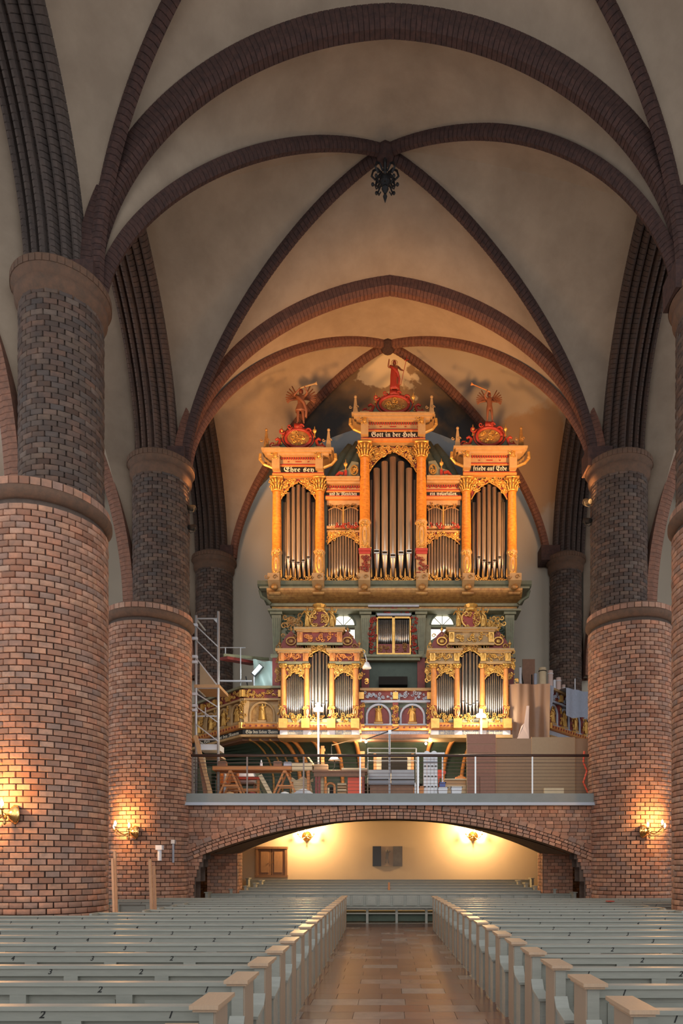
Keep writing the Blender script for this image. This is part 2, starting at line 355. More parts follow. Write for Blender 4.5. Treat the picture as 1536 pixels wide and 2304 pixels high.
# ------------------------------------------------------------------ brick pillars
def brick_template(w=.262, h=.108, d=.05, b=.007):
    v = [(-w/2, 0, -h/2), (w/2, 0, -h/2), (w/2, 0, h/2), (-w/2, 0, h/2),
         (-w/2, -d, -h/2), (w/2, -d, -h/2), (w/2, -d, h/2), (-w/2, -d, h/2),
         (-w/2+b, -d-b, -h/2+b), (w/2-b, -d-b, -h/2+b), (w/2-b, -d-b, h/2-b), (-w/2+b, -d-b, h/2-b)]
    f = [(0, 1, 5, 4), (1, 2, 6, 5), (2, 3, 7, 6), (3, 0, 4, 7), (4, 5, 9, 8), (5, 6, 10, 9), (6, 7, 11, 10), (7, 4, 8, 11), (8, 9, 10, 11)]
    return v, f
BV, BF = brick_template()
brick_me = MB().add(BV, BF).mesh('brick', M['brick'])
brick_dk = MB().add(BV, BF).mesh('brick', M['brickdark'])
def place_bricks(parent, items, m='brick', limit=300, name='brick', key=None):
    """items: (x,y,z,angle,scale_w) ; the nearest ones in view as objects, the rest one stuff mesh"""
    lx, ly, lz = parent.location
    if key: items = sorted(items, key=key)
    rest = items[limit:]
    for (x, y, z, a, sw) in items[:limit]:
        o = bpy.data.objects.new(name, brick_me if m == 'brick' else brick_dk); o.location = (x-lx, y-ly, z-lz); o.rotation_euler = (0, 0, a); o.scale = (sw, 1, 1); o.parent = parent; COL.objects.link(o)
    if rest:
        A = np.array(rest); V = np.array(BV); n = len(A); ca, sa = np.cos(A[:, 3])[:, None], np.sin(A[:, 3])[:, None]
        X = V[None, :, 0]*A[:, 4][:, None]; Y = V[None, :, 1]+0*X; Z = V[None, :, 2]+0*X
        W3 = np.stack([X*ca-Y*sa+A[:, 0][:, None]-lx, X*sa+Y*ca+A[:, 1][:, None]-ly, Z+A[:, 2][:, None]-lz], -1).reshape(-1, 3)
        Fq = (np.array(BF)[None]+(np.arange(n)*12)[:, None, None]).reshape(-1, 4)
        me = bpy.data.meshes.new('brickwork'); me.vertices.add(len(W3)); me.vertices.foreach_set('co', W3.ravel())
        me.loops.add(Fq.size); me.loops.foreach_set('vertex_index', Fq.ravel().astype(np.int32))
        me.polygons.add(len(Fq)); me.polygons.foreach_set('loop_start', (np.arange(len(Fq))*4).astype(np.int32)); me.materials.append(M[m]); me.update(calc_edges=True)
        o = ob('brickwork', me, parent); o['kind'] = 'stuff'
def cyl_items(cx, cy, r, z0, z1, h=.126, w=.282, seed=1, rnd=1):
    rr = random.Random(seed); n = int(round(2*PI*r/w)); out = []; nz = int((z1-z0)/h); sw = (2*PI*r/n)/w
    for k in range(nz):
        ph = rr.random()*.15+(k % 2)*.5
        for j in range(n):
            a = 2*PI*(j+ph)/n; rad = r-.045+rr.uniform(-.007, .007)
            out.append((cx+sin(a)*rad, cy-cos(a)*rad, z0+h*(k+.5), a, sw*rr.uniform(.95, 1.0)))
    return out
def pillar(sx, yp, label, detail, low=True, rup=.84, rlow=1.25):
    t = thing('brick_pillar', label, 'pillar', (sx*7.4, yp, 0), kind='structure')
    cx = sx*7.2; lx = sx*7.55; zl = 9.65 if low else .0
    if low:
        part('lower_shaft', MB().lathe([(rlow-.045, 0), (rlow-.045, 9.6)], (lx, yp, 0), 48), 'mortar', t, True)
        its = cyl_items(lx, yp, rlow, .0, 9.3, seed=int(yp)+3)
        vis = lambda i: (0 if (abs(((i[3]+PI) % (2*PI))-PI+math.atan2(i[0], i[1])*0) < 1.35 and -.571 < i[0]/i[1] < .429 and 1.2 < i[2]) else 1, (i[0]**2+i[1]**2+(i[2]-1.85)**2))
        place_bricks(t, its, 'brick', 300 if detail else 0, key=vis)
        # ring of roll and band courses under the upper shaft
        part('impost_ring', MB().lathe([(rlow-.05, 9.30), (rlow+.02, 9.32), (rlow+.10, 9.42), (rlow+.10, 9.53), (rlow+.03, 9.55), (rlow+.03, 9.72), (rlow-.06, 9.78), (.3, 9.8)], (lx, yp, 0), 48), 'impost', t, True)
        n = 40
        part('impost_brick', MBring(lx, yp, rlow+.035, 9.635, n, .15), 'brick', t)['kind'] = 'stuff'
    part('upper_shaft', MB().lathe([(rup-.045, zl), (rup-.045, ZS+.2)], (cx, yp, 0), 40), 'mortar', t, True)
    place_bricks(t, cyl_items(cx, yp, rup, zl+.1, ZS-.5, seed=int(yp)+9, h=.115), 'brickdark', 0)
    part('capital_ring', MB().lathe([(rup-.04, ZS-.62), (rup+.02, ZS-.55), (rup+.09, ZS-.42), (rup+.10, ZS-.28), (rup+.04, ZS-.24), (rup+.16, ZS-.12), (rup+.17, ZS+.06), (rup-.1, ZS+.12), (.1, ZS+.14)], (cx, yp, 0), 40), 'impost', t, True)
    part('capital_brick', MBring(cx, yp, rup+.155, ZS-.03, 44, .14), 'impost', t)['kind'] = 'stuff'
    # corbel block between ring and arch springers on the nave side
    part('springer', MB().box(cx-sx*.95-.12, yp-.35, ZS-.1, cx-sx*.3, yp+.35, ZS+.5), 'rib', t)
    return t
def MBring(cx, cy, r, z, n, h):
    mb = MB()
    for j in range(n):
        a = 2*PI*j/n; ca, sa = cos(a), sin(a); w2 = PI*r/n*.90
        m = Matrix.Translation((cx+sin(a)*r, cy-cos(a)*r, z)) @ Matrix.Rotation(a, 4, 'Z')
        mb.box(-w2, -.02, -h/2, w2, .04, h/2, m)
    return mb
pillar(-1, 15.0, 'massive round brick pillar at the left edge, nearest the viewer', True)
pillar(-1, 21.5, 'round brick pillar left of the organ gallery, beside the wooden stakes', True)
pillar(1, 21.5, 'round brick pillar right of the organ gallery', True)
pillar(1, 15.0, 'brick pillar just beyond the right edge, only its capital in view', False)
pillar(-1, 28.0, 'slender dark brick pillar left behind the organ gallery', False, False, rup=.72)
pillar(1, 28.0, 'slender dark brick pillar right behind the organ gallery', False, False, rup=.62)

# aisle arches and aisle webs behind the arcade
for sx in (-1, 1):
    def aisle(yp, s, t, a=3.2, h=9.0):
        Rr = (h*h+a*a)/(2*a); am = math.asin(h/Rr); an = am*t
        return Vector((sx*(11.3+s*(a-Rr+Rr*cos(an))), yp, 9.6+Rr*sin(an)))
    for i, yp in enumerate(YP[1:], 1):
        pts = [aisle(yp, -1, k/36) for k in range(37)]+[aisle(yp, 1, 1-k/36) for k in range(1, 37)]
        pr = [(-.42, .2), (-.42, 0)]
        for k in range(4):
            a = -.42+.84*k/4; q = .21; pr += [(a+q*.1, -.02), (a+q*.25, -.14), (a+q*.5, -.18), (a+q*.75, -.14), (a+q*.9, -.02)]
        pr += [(.42, 0), (.42, .2)]
        tag(obj('aisle_arch', sweep(pts, pr, (0, -1, 0), .13), M['archbrick']), '%s aisle arch of rounded brick rolls beside the %s pillar' % (('left', 'right')[sx > 0], ['', 'nearest', 'middle', 'rear'][i]), 'arch', kind='structure')
    for bay in (0, 1, 2):
        yc = (YP[bay]+YP[bay+1])/2; mb = MB()
        at_ = thing('ceiling', '%s aisle vault of pale plaster, %s bay' % (('left', 'right')[sx > 0], ['nearest', 'middle', 'organ'][bay]), 'vault', (sx*11.3, yc, 19.6), kind='structure')
        for s, yp in ((-1, YP[bay]), (1, YP[bay+1])):
            def diag(t, e, yp=yp):
                u = cos(t*PI/2); return Vector((sx*(11.3+e*3.2*u), yc+(yp-yc)*u, 9.6+9.9*shape(u, 1.9, .55, .1)))
            for e in (-1, 1):
                part('vault_web', patch(lambda t: aisle(yp, e, t), lambda t: diag(t, e), ns=5), 'plaster', at_, True)
            def arc_side(t, s=s):
                if t < .35: return Vector((sx*7.93, yc+s*(HA+.1), 9.6+(ZS-.1-9.6)*t/.35))
                return arcade(bay, s, (t-.35)/.65, sx*7.93, 0, .1)
            part('vault_web', patch(arc_side, lambda t: diag(t, -1), ns=5), 'plaster', at_, True)
# end wall, floor
wl = MB(); wl.box(-15, 28.45, -.1, 15, 28.7, 22)
tag(obj('wall_back', wl, 'painted'), 'tall pale end wall behind the organ with a faded dark sky painting', 'wall', kind='structure')
for sx in (-1, 1): tag(obj('wall_aisle', MB().box(sx*14.6, 21.6, 0, sx*14.9, 28.5, 21), 'wallplaster'), '%s outer aisle wall beside the organ bay' % (('left', 'right')[sx > 0]), 'wall', kind='structure')
fl = thing('floor', 'polished floor of red brown and grey tiles along the aisle', 'floor', (0, 0, 0), kind='structure')
obj('floor_bed', MB().box(-15, -3, -.3, 15, 28.6, -.012), 'grout', fl)
tile_me = MB().box(-.317, -.207, -.03, .317, .207, 0).mesh('tile', M['tile'])
for j in range(46):
    y = 3.9+j*.42
    for i in range(-3, 5):
        x = .25+i*.64+(.32 if j % 2 else 0)+.02*sin(j*5)-.012*(y-4)*.9
        o = ob('tile', tile_me, fl, (x, y, 0))
rest = MB()
for j in range(6, 68):
    for i in list(range(-16, -3))+list(range(5, 16)):
        x = .25+i*.64+(.32 if j % 2 else 0); y = -.3+j*.42
        rest.box(x-.315, y-.205, -.03, x+.315, y+.205, -.002)
o = obj('tile_field', rest, 'tile', fl); o['kind'] = 'stuff'

# ------------------------------------------------------------------ brick arch wall and gallery
def bars(*a, m=None):
    mb = MB()
    for b in a: mb.box(*b)
    return mb
def Zarc(x, apex, sag, half):   # segmental arch height
    Rr = (half*half+sag*sag)/(2*sag); return apex-Rr+math.sqrt(max(0, Rr*Rr-x*x))
XA, ZA, SA = 5.78, 3.35, 1.10           # front arch: half span, apex height, rise
ga = thing('wall_front_arch', 'wide low brick arch wall carrying the organ gallery', 'wall', (0, 21.5, 0), kind='structure')
N = 60; v = MB(); xs = [-6.45+12.9*i/N for i in range(N+1)]
def under(x): return Zarc(x, ZA+.02, SA, XA) if abs(x) < XA else 0
polyx = [(-6.45, .0), (-6.45, 3.8), (6.45, 3.8), (6.45, 0.), (6.1, 0), (6.1, 1.4), (5.95, 1.7), (5.86, 2.1), (XA, 2.27)]+[(XA-2*XA*i/40, Zarc(XA-2*XA*i/40, ZA+.02, SA, XA)) for i in range(1, 41)]+[(-5.86, 2.1), (-5.95, 1.7), (-6.1, 1.4), (-6.1, 0)]
# core wall as vertical strips so the concave outline stays clean
core = MB(); cols_ = sorted(set([-6.45, -6.1, -5.95, -5.86]+[-XA+2*XA*i/48 for i in range(49)]+[5.86, 5.95, 6.1, 6.45]))
def lowz(x):
    ax = abs(x)
    if ax <= XA: return Zarc(ax, ZA+.02, SA, XA)
    return 2.1 if ax < 5.9 else (1.85 if ax < 6.0 else (1.4 if ax < 6.14 else 0))
for a, b in zip(cols_, cols_[1:]):
    z0, z1 = (lowz(a), lowz(b)) if abs(a+b)/2 < XA else (lowz((a+b)/2),)*2
    core.add([(a, 21.45, z0), (b, 21.45, z1), (b, 21.45, 3.8), (a, 21.45, 3.8), (a, 22.0, z0), (b, 22.0, z1), (b, 22.0, 3.8), (a, 22.0, 3.8)], [(0, 1, 2, 3), (0, 4, 5, 1), (4, 7, 6, 5)])
part('wall_core', core, 'mortar', ga)
# ring courses: five rows of voussoirs
def vous(apex, sag, half, h, n, d, me_name, off=0., limit=300, y=21.45, xl=6.3, fill=.88):
    Rr = (half*half+sag*sag)/(2*sag); zc = apex-Rr; am = math.asin(min(1, xl/Rr))
    me = MB().box(-.5, -.03, -h/2+.005, .5, .06, h/2-.005).mesh('brick', M['brick']); out = []
    w_ = 2*am*Rr/n*fill
    for i in range(n):
        an = -am+2*am*(i+.5+off)/n
        if abs(sin(an)*Rr) > 6.28: continue
        rr = Rr+h/2
        out.append((sin(an)*rr, zc+cos(an)*rr, an))
    for x, z, an in out:
        if z > 3.76: continue
        o = ob('brick', me, ga, (x-ga.location.x, y-.055-d-ga.location.y, z)); o.rotation_euler = (0, an, 0); o.scale = (w_, 1+R.uniform(-.15, .35), 1)
r0 = ZA
for apex, sag, half, h, n, d in ((3.355, 1.10, 5.78, .10, 62, .10), (3.47, 1.13, 5.86, .10, 62, .07), (3.585, 1.15, 5.94, .085, 96, .03), (3.685, 1.18, 6.02, .15, 48, .015)):
    vous(apex, sag, half, h, n, d, 'brick')
# coursed bricks of the spandrels and the ragged jambs
def fillrow(out, x0, x1, z, y, par, w=.255, gap=.014, a=0., flip=1):
    """one course from x0 to x1 (x0 < x1), starting with a half brick on odd courses"""
    x = x0; first = par
    while x < x1-.03:
        ww = min(w*.5 if first else w, x1-x); first = 0
        if x1-(x+ww) < .07: ww = x1-x
        out.append((flip*(x+ww/2), y, z, a, (ww-gap)/.262)); x += ww
its = []
def jamb(z): return 5.80+(2.25-z)*.45 if z > 1.85 else (5.98+(1.85-z)*.28 if z > 1.3 else 6.13)
for k in range(32):
    z = .065+k*.1175
    if z > 3.76: continue
    for s_ in (-1, 1):
        if z < 2.25: fillrow(its, jamb(z)+(.0 if k % 2 else .03), 6.40, z, 21.43, k % 2, flip=s_)
        else:
            dz = 3.835-z; Rr = (5.9*5.9+1.16*1.16)/(2*1.16)
            xe = math.sqrt(max(0, Rr*Rr-(Rr-dz)**2)) if dz > 0 else 0
            fillrow(its, max(xe-.3, 0), 6.42, z, 21.43, k % 2, flip=s_)
place_bricks(ga, its, 'brick', 300, key=lambda i: -i[2])
# soffit between the front arch and the rear arch, dark brick
sf = MB(); n = 40
fr = [Vector((XA*(2*i/n-1), 22.0, Zarc(XA*(2*i/n-1), ZA, SA, XA))) for i in range(n+1)]
bk = [Vector((5.25*(2*i/n-1), 23.6, Zarc(5.25*(2*i/n-1), 3.52, 1.20, 5.25))) for i in range(n+1)]
sf.add(fr+bk, [(i, i+1, n+2+i, n+1+i) for i in range(n)])
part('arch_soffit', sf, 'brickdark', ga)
rr_ = MB()
for i in range(n):
    a, b = bk[i], bk[i+1]; rr_.add([a+Vector((0, -.12, 0)), b+Vector((0, -.12, 0)), b+Vector((0, -.12, .55)), a+Vector((0, -.12, .55)), a+Vector((0, .25, 0)), b+Vector((0, .25, 0))], [(0, 1, 2, 3), (0, 4, 5, 1)])
part('rear_arch', rr_, 'brickdark', ga)
pts = [Vector((5.25*(2*i/n-1), 23.5, Zarc(5.25*(2*i/n-1), 3.52, 1.20, 5.25))) for i in range(n+1)]
for sx in (-1, 1):
    pr_ = thing('brick_pier', '%s brick pier under the gallery, glowing orange behind the front arch' % (('left', 'right')[sx > 0]), 'pier', (sx*5.75, 23.8, 0), kind='structure')
    part('pier_core', MB().box(sx*5.27, 23.45, 0, sx*6.25, 24.2, 3.6), 'mortar', pr_)
    it = []
    for k in range(26):
        fillrow(it, 5.27, 6.28, .07+k*.1175, 23.48, k % 2, flip=sx)
        for j in range(3): it.append((sx*(5.27+.03), 23.6+j*.26, .07+k*.1175, sx*-PI/2, .85))
    place_bricks(pr_, [i for i in it if i[2] < 3.5], 'brick', 150, key=lambda i: i[1])
# gallery slab
sl = thing('gallery_floor', 'grey fascia slab of the brick gallery under the organ', 'floor', (0, 21.2, 3.9), kind='structure')
part('slab', MB().box(-6.36, 21.2, 3.84, 6.36, 28.45, 4.14), 'slab', sl)
part('fascia_lip', MB().box(-6.36, 21.15, 3.77, 6.36, 21.45, 3.86), 'slabedge', sl)
part('end_block', MB().box(-6.5, 21.12, 3.72, -6.36, 21.6, 4.1), 'slab', sl)
tag(obj('ceiling', MB().box(-8.5, 24.2, 3.72, 8.5, 28.45, 3.83), 'plaster'), 'plaster ceiling under the organ gallery', 'ceiling', kind='structure')
tag(obj('wall_rear', MB().box(-8.5, 28.1, 0, 8.5, 28.4, 3.83), 'rearplaster'), 'cream wall behind the rear pews under the gallery', 'wall', kind='structure')
for sx in (-1, 1): tag(obj('wall_side', MB().box(sx*8.4, 22.6, 0, sx*8.6, 28.1, 3.83), 'plaster'), '%s side wall under the gallery' % (('left', 'right')[sx > 0]), 'wall', kind='structure')

# ------------------------------------------------------------------ pews
cache = {}
def cached(key, f):
    if key not in cache: cache[key] = f()
    return cache[key]
dig = {}
def digit(n):
    if n not in dig:
        c = bpy.data.curves.new('seat_number', 'FONT'); c.body = str(n); c.size = .07; c.shear = .35; c.align_x = 'CENTER'; c.offset = .0015; c.extrude = .0005
        dig[n] = textmesh(c, 'numeral')
    return dig[n]
def pew(sx, k, yf, xa, xend, zb=0., num=True, label='', group='pews facing the altar'):
    """yf = far edge of end cap, xa = aisle face, sx = side"""
    t = thing('pew', label, 'pew', (xa, yf, zb), group=group)
    Ln = abs(xend-xa); key = (sx, round(Ln, 2)); s = sx
    def bx(*b): return MB().box(s*b[0], b[1], b[2], s*b[3], b[4], b[5])
    post = cached((s, 'post'), lambda: MB().prismx([(-.39, 0), (-.06, 0), (-.06, .955), (-.39, .955)], s*.012, s*.10).mesh('end_post', M['pew']))
    side = cached((s, 'side'), lambda: MB().prismx([(-.385, .04), (-.065, .04), (-.065, .95), (-.385, .95)], s*.0, s*.012).mesh('warm_lit_face', M['pewside']))  # thin added skin that carries the warm-light tan
    def capm():
        mb = MB(); mb.box(s*-.035, -.455, .972, s*.145, 0, .998); mb.box(s*-.02, -.43, .952, s*.13, -.03, .972); return mb.mesh('end_cap', M['pewcap'])
    ob('end_post', post, t); ob('warm_lit_face', side, t); ob('end_cap', cached((s, 'cap'), capm), t)
    def arm():
        mb = MB(); mb.prismx([(-.70, 0), (-.39, 0), (-.39, .66), (-.46, .60), (-.70, .56)], s*.02, s*.09)
        mb.prismx([(-.73, .56), (-.46, .60), (-.39, .68), (-.39, .72), (-.46, .63), (-.73, .585)], s*.0, s*.115); return mb.mesh('armrest', M['pew'])
    ob('armrest', cached((s, 'arm'), arm), t)
    def back():
        mb = MB(); y = -.12
        mb.box(s*.1, y-.03, .835, s*Ln, y+.03, .93); mb.box(s*.1, y-.05, .905, s*Ln, y+.045, .935)
        mb.box(s*.1, y-.03, .44, s*Ln, y+.03, .54); n = max(1, round((Ln-.1)/.845))
        for i in range(n+1):
            x = .1+i*.845
            if x < Ln: mb.box(s*x, y-.0285, .54, s*min(x+(.13 if i else .06), Ln), y+.03, .835)
        mb.box(s*.1, y+.01, .0, s*Ln, y+.03, .5)
        return mb.mesh('backrest', M['pew'])
    b = ob('backrest', cached(key+('back',), back), t)
    pm = cached((s, 'panel'), lambda: MB().box(s*-.07, -.103, .53, s*.74, -.09, .84).box(s*.03, -.113, .58, s*.64, -.10, .79).mesh('panel', M['pew']))
    n = max(1, round((Ln-.1)/.845))
    for i in range(n):
        x = .1+i*.845+.12
        if x+.73 < Ln+.05: ob('panel', pm, b, (s*x, 0, 0))
    def seat():
        mb = MB(); mb.box(s*.1, -.60, .42, s*Ln, -.12, .45); mb.box(s*.1, -.22, .08, s*Ln, -.19, .42); return mb.mesh('seat', M['pew'])
    ob('seat', cached(key+('seat',), seat), t)
    def sup():
        mb = MB()
        mb.box(s*(Ln-.05), -.5, 0, s*Ln, -.06, .94)
        return mb.mesh('support', M['pew'])
    ob('support', cached(key+('sup',), sup), t)
    if num:
        for i in range(n):
            x = .36+i*.845
            if x < Ln-.1:
                o = ob('seat_number', digit(i+1 if i+1 < 3 or s > 0 else i+1), t, (s*x, -.1515, .855)); o.rotation_euler = (PI/2, 0, 0); o.scale = (1, 1, 1)
    return t
def ordi(n): return ['nearest', 'second', 'third', 'fourth', 'fifth', 'sixth', 'seventh', 'eighth', 'ninth', 'tenth', 'eleventh', 'twelfth', 'thirteenth', 'fourteenth', 'fifteenth', 'sixteenth', 'seventeenth', 'eighteenth', 'nineteenth', 'twentieth'][n]
for k in range(-1, 18):
    yl = 4.65+.925*k; yr = 4.52+.922*k
    skew = lambda y: (857-877)/F*y
    xl = skew(yl)-1.03; xr = skew(yr)+1.52
    if yl-.5 < 13.3: xe = -.60*yl-1.2
    elif k <= 14: xe = -5.9 if k < 11 else -5.2
    else: xe = -8.0 if k < 17 else -6.9
    if yr < 13.3: xe2 = .45*yr+.9
    elif k <= 13: xe2 = 6.1
    else: xe2 = 9.0
    pos = '%s row from the viewer' % ordi(k+1)
    pew(-1, k, yl, xl, xe, label='grey green painted pew left of the aisle, %s' % pos, group='pews left of the aisle')
    pew(1, k, yr, xr, xe2, label='grey green painted pew right of the aisle, %s' % pos, group='pews right of the aisle')
# raised rows under the gallery
st = MB()
for k in range(6): st.box(-6.2+.0*k, 22.35+.95*k, 0, 6.1, 28.1 if k == 5 else 23.3+.95*k, .001+.075*k)
tag(obj('stepped_floor', st, 'pew'), 'low stepped platform under the gallery pews', 'platform', kind='structure')
def rear_pew(k):
    y = 22.9+.9*k; zb = .078*k; x0 = [-6.0, -5.4, -5.1, -4.95, -4.9, -5.6][k]; x1 = [6.05, 5.6, 5.15, 5.0, 4.9, 5.6][k]
    t = thing('rear_pew', 'grey green pew under the gallery, %s' % ['with open shelf and upright boards closing the aisle', 'second row behind the aisle end', 'third row up on the steps', 'fourth row up on the steps', 'fifth row up, second from the rear wall', 'topmost row against the cream rear wall'][k], 'pew', (0, y, zb), group='pews on the steps under the gallery')
    b = part('backrest', MB().box(x0, y, zb+.42, x1, y+.04, zb+.93), 'pew', t)
    part('top_rail', MB().box(x0, y-.05, zb+.93, x1, y+.07, zb+.965), 'pew', t)
    part('seat', MB().box(x0, y-.42, zb+.44, x1, y, zb+.48), 'pew', t)
    if k == 0:
        part('shelf', MB().box(x0, y-.5, zb+.50, x1, y-.02, zb+.535), 'pew', t)
        for i in range(27):
            x = x0+.25+i*.45
            if x+.36 < x1: part('panel', MB().box(x, y-.05, .57, x+.36, y-.005, .91).box(x+.05, y-.065, .62, x+.31, y-.05, .86), 'pew', t)
        for x in (-1.9, -.75, .22, 1.2, 2.2): part('bracket', MB().prismx([(y-.40, 0), (y-.34, 0), (y-.34, .34), (y-.1, .50), (y-.46, .50), (y-.40, .36)], x-.04, x+.04), 'pew', t)
        part('lower_board', MB().box(x0, y-.2, .05, x1, y-.17, .30), 'darkgreen', t)
        part('lower_rail', MB().box(x0, y-.36, .30, x1, y-.30, .34), 'pew', t)
    for x in (x0-.09, x1):
        part('end_post', MB().box(x, y-.40, zb, x+.09, y+.08, zb+1.0), 'pew', t)
        part('end_cap', MB().box(x-.03, y-.44, zb+1.0, x+.12, y+.11, zb+1.03), 'pew', t)
for k in range(6): rear_pew(k)
t = tag(obj('hymn_board_stick', MB().box(-.07, 24.56, .64, .0, 24.6, 1.30), 'orangewood'), 'narrow orange strip standing on the middle rear pew', 'strip')

# ------------------------------------------------------------------ wall sconces
def sconce(loc, yaw, label, power=12, energy=True, reach=.42, spread=.42, face=False):
    t = thing('wall_sconce', label, 'lamp', loc, group='brass candle sconces')
    m = Matrix.Rotation(yaw, 4, 'Z')   # local -Y points away from the wall
    def T(mb): mb.v = [tuple(m @ Vector(p)) for p in mb.v]; return mb
    rp = Matrix.Rotation(PI/2, 4, 'X')
    obj('wall_plate', T(MB().lathe([(.20, 0), (.20, .02), (.17, .035), (.165, .05), (.13, .06), (.12, .09), (.07, .12), (.04, .14)], (0, 0, 0), 20, m=rp)), 'brass', t, True)
    obj('finial', T(MB().ball((0, -.20, -.02), .045, n=12, k=8).cyl((0, -.1, 0), (0, -.2, -.02), .018)), 'brass', t, True)
    obj('pendant', T(MB().lathe([(.01, -.22), (.035, -.18), (.015, -.13), (.05, -.08), (.02, .0)], (0, -.20, 0), 10)), 'brass', t, True)
    for a in (-1, 0, 1):
        ex, ey = a*spread, -.2-reach*(1. if a == 0 else .55); ez = .0 if a else .07
        pts = [(ex*s_, -.18+(ey+.18)*s_, ez*s_-.10*sin(PI*s_*1.1)+(.03 if s_ > .9 else 0)) for s_ in [i/9 for i in range(10)]]
        arm = obj('arm', T(MB().tube(pts, .016, 7)), 'brass', t, True)
        z = pts[-1][2]
        obj('drip_cup', T(MB().lathe([(.01, -.02), (.05, 0), (.06, .02), (.02, .022), (.018, .06)], (ex, ey, z), 12)), 'brass', arm, True)
        obj('bulb', T(MB().lathe([(.016, .06), (.032, .10), (.03, .13), (.014, .17), (.004, .19)], (ex, ey, z), 10)), 'bulb', arm, True)
    p = m @ Vector((0, -.55, .3)); l = lamp('POINT', Vector(loc)+p, power, (1, .48, .14) if spread > .4 else (1, .62, .27), .1); l.name = 'light'
    return t
def on_pillar(px, py, cx, cy, r):   # point on a pillar face behind pixel px at about that height
    d = Vector(((px-877)/F, 1.)); a = d.dot(d); b = -2*(d.x*cx+d.y*cy); c = cx*cx+cy*cy-r*r; y = (-b-math.sqrt(b*b-4*a*c))/(2*a)
    return P(px, py, y)
sconce(on_pillar(34, 1833, -7.55, 15, 1.26), -.65, 'brass candle sconce on the nearest left pillar at the picture edge', 130)
sconce(on_pillar(304, 1873, -7.55, 21.5, 1.26), -.70, 'three-armed brass candle sconce on the pillar left of the gallery', 120)
sconce(on_pillar(1447, 1871, 7.55, 21.5, 1.26), .62, 'three-armed brass candle sconce on the pillar right of the gallery', 120)
for x, lab in ((-3.42, 'glowing brass candle sconce on the rear wall beside the cupboard'), (3.42, 'glowing brass candle sconce on the rear wall, right of the small picture')):
    sconce((x, 28.1, 3.12), 0, lab, 420, reach=.16, spread=.32)

# cupboard and picture on the rear wall
t = thing('wall_cupboard', 'dark brown double-door wooden cupboard on the rear wall under the gallery', 'cupboard', (-4.9, 28.0, 1.4))
x0, x1, z0, z1 = K(576, 28), K(646, 28), Zz(1974, 28), Zz(1905, 28)
part('frame', bars((x0, 27.92, z0+.09, x0+.09, 28.09, z1-.09), (x1-.09, 27.92, z0+.09, x1, 28.09, z1-.09), (x0-.02, 27.9, z1-.09, x1+.02, 28.09, z1), (x0-.02, 27.9, z0, x1+.02, 28.09, z0+.09)), 'door', t)
xm = (x0+x1)/2
for a, b in ((x0+.1, xm-.01), (xm+.01, x1-.1)):
    d = part('door', MB().box(a, 27.96, z0+.1, b, 28.08, z1-.1), 'door', t)
    part('door_panel', MB().box(a+.1, 27.94, z0+.2, b-.1, 27.97, z1-.2), 'doorlight', d, top=t)
    part('knob', MB().ball((b-.05 if a < xm-.3 else a+.05, 27.92, (z0+z1)/2), .02), 'brass', d, top=t)
t = thing('wall_picture', 'small two-part dark and grey picture in the middle of the rear wall', 'picture', (0, 28.05, 2.3))
part('dark_panel', MB().box(K(838, 28), 28.03, Zz(1949, 28), K(857, 28), 28.1, Zz(1904, 28)), 'darkpic', t)
part('grey_panel', MB().box(K(884, 28), 28.03, Zz(1949, 28), K(905, 28), 28.1, Zz(1904, 28)), 'greypic', t)
part('centre_sheet', MB().box(K(857, 28), 28.06, Zz(1949, 28), K(884, 28), 28.1, Zz(1904, 28)), 'pewside', t)
fg = MB(); cx, cz = K(871, 28), Zz(1926, 28)
fg.ball((cx, 28.04, cz+.2), .05, .02, .06); fg.bar((cx, 28.04, cz+.14), (cx-.02, 28.04, cz-.12), .12, .03, (0, 1, 0)); fg.bar((cx, 28.04, cz+.1), (cx+.13, 28.04, cz+.2), .03, .02, (0, 1, 0)); fg.bar((cx-.04, 28.04, cz-.1), (cx-.06, 28.04, cz-.3), .04, .02, (0, 1, 0)); fg.bar((cx+.02, 28.04, cz-.1), (cx+.05, 28.04, cz-.3), .04, .02, (0, 1, 0))
part('drawn_figure', fg, 'greypic', t)

# iron boss rosette hanging from the middle vault
t = thing('iron_rosette', 'black wrought iron leaf rosette hanging from the vault crossing', 'ornament', (BX[1], 18.25, 20.4))
b = MB(); b.cyl((0, 0, .35), (0, 0, -.15), .05); b.ball((0, 0, -.2), .16, n=10, k=8); obj('stem', b, 'iron', t)
b = MB(); b.lathe([(.002, -.80), (.06, -.62), (.03, -.55), (.10, -.42), (.04, -.3)], (0, 0, 0), 8); obj('drop', b, 'iron', t)
for i in range(8):
    a = 2*PI*i/8; m = Matrix.Rotation(a, 4, 'Z'); b = MB()
    b.tube([m @ Vector(p) for p in ((.08, 0, .0), (.2, 0, .12), (.32, 0, .06), (.36, 0, -.08), (.27, 0, -.17), (.20, 0, -.09))], .028, 6)
    b.tube([m @ Vector(p) for p in ((.06, 0, -.2), (.18, 0, -.22), (.27, 0, -.32), (.24, 0, -.42), (.16, 0, -.38))], .026, 6, taper=.6)
    b.ball(m @ Vector((.33, 0, -.3)), .045); obj('leaf_scroll', b, 'iron', t)

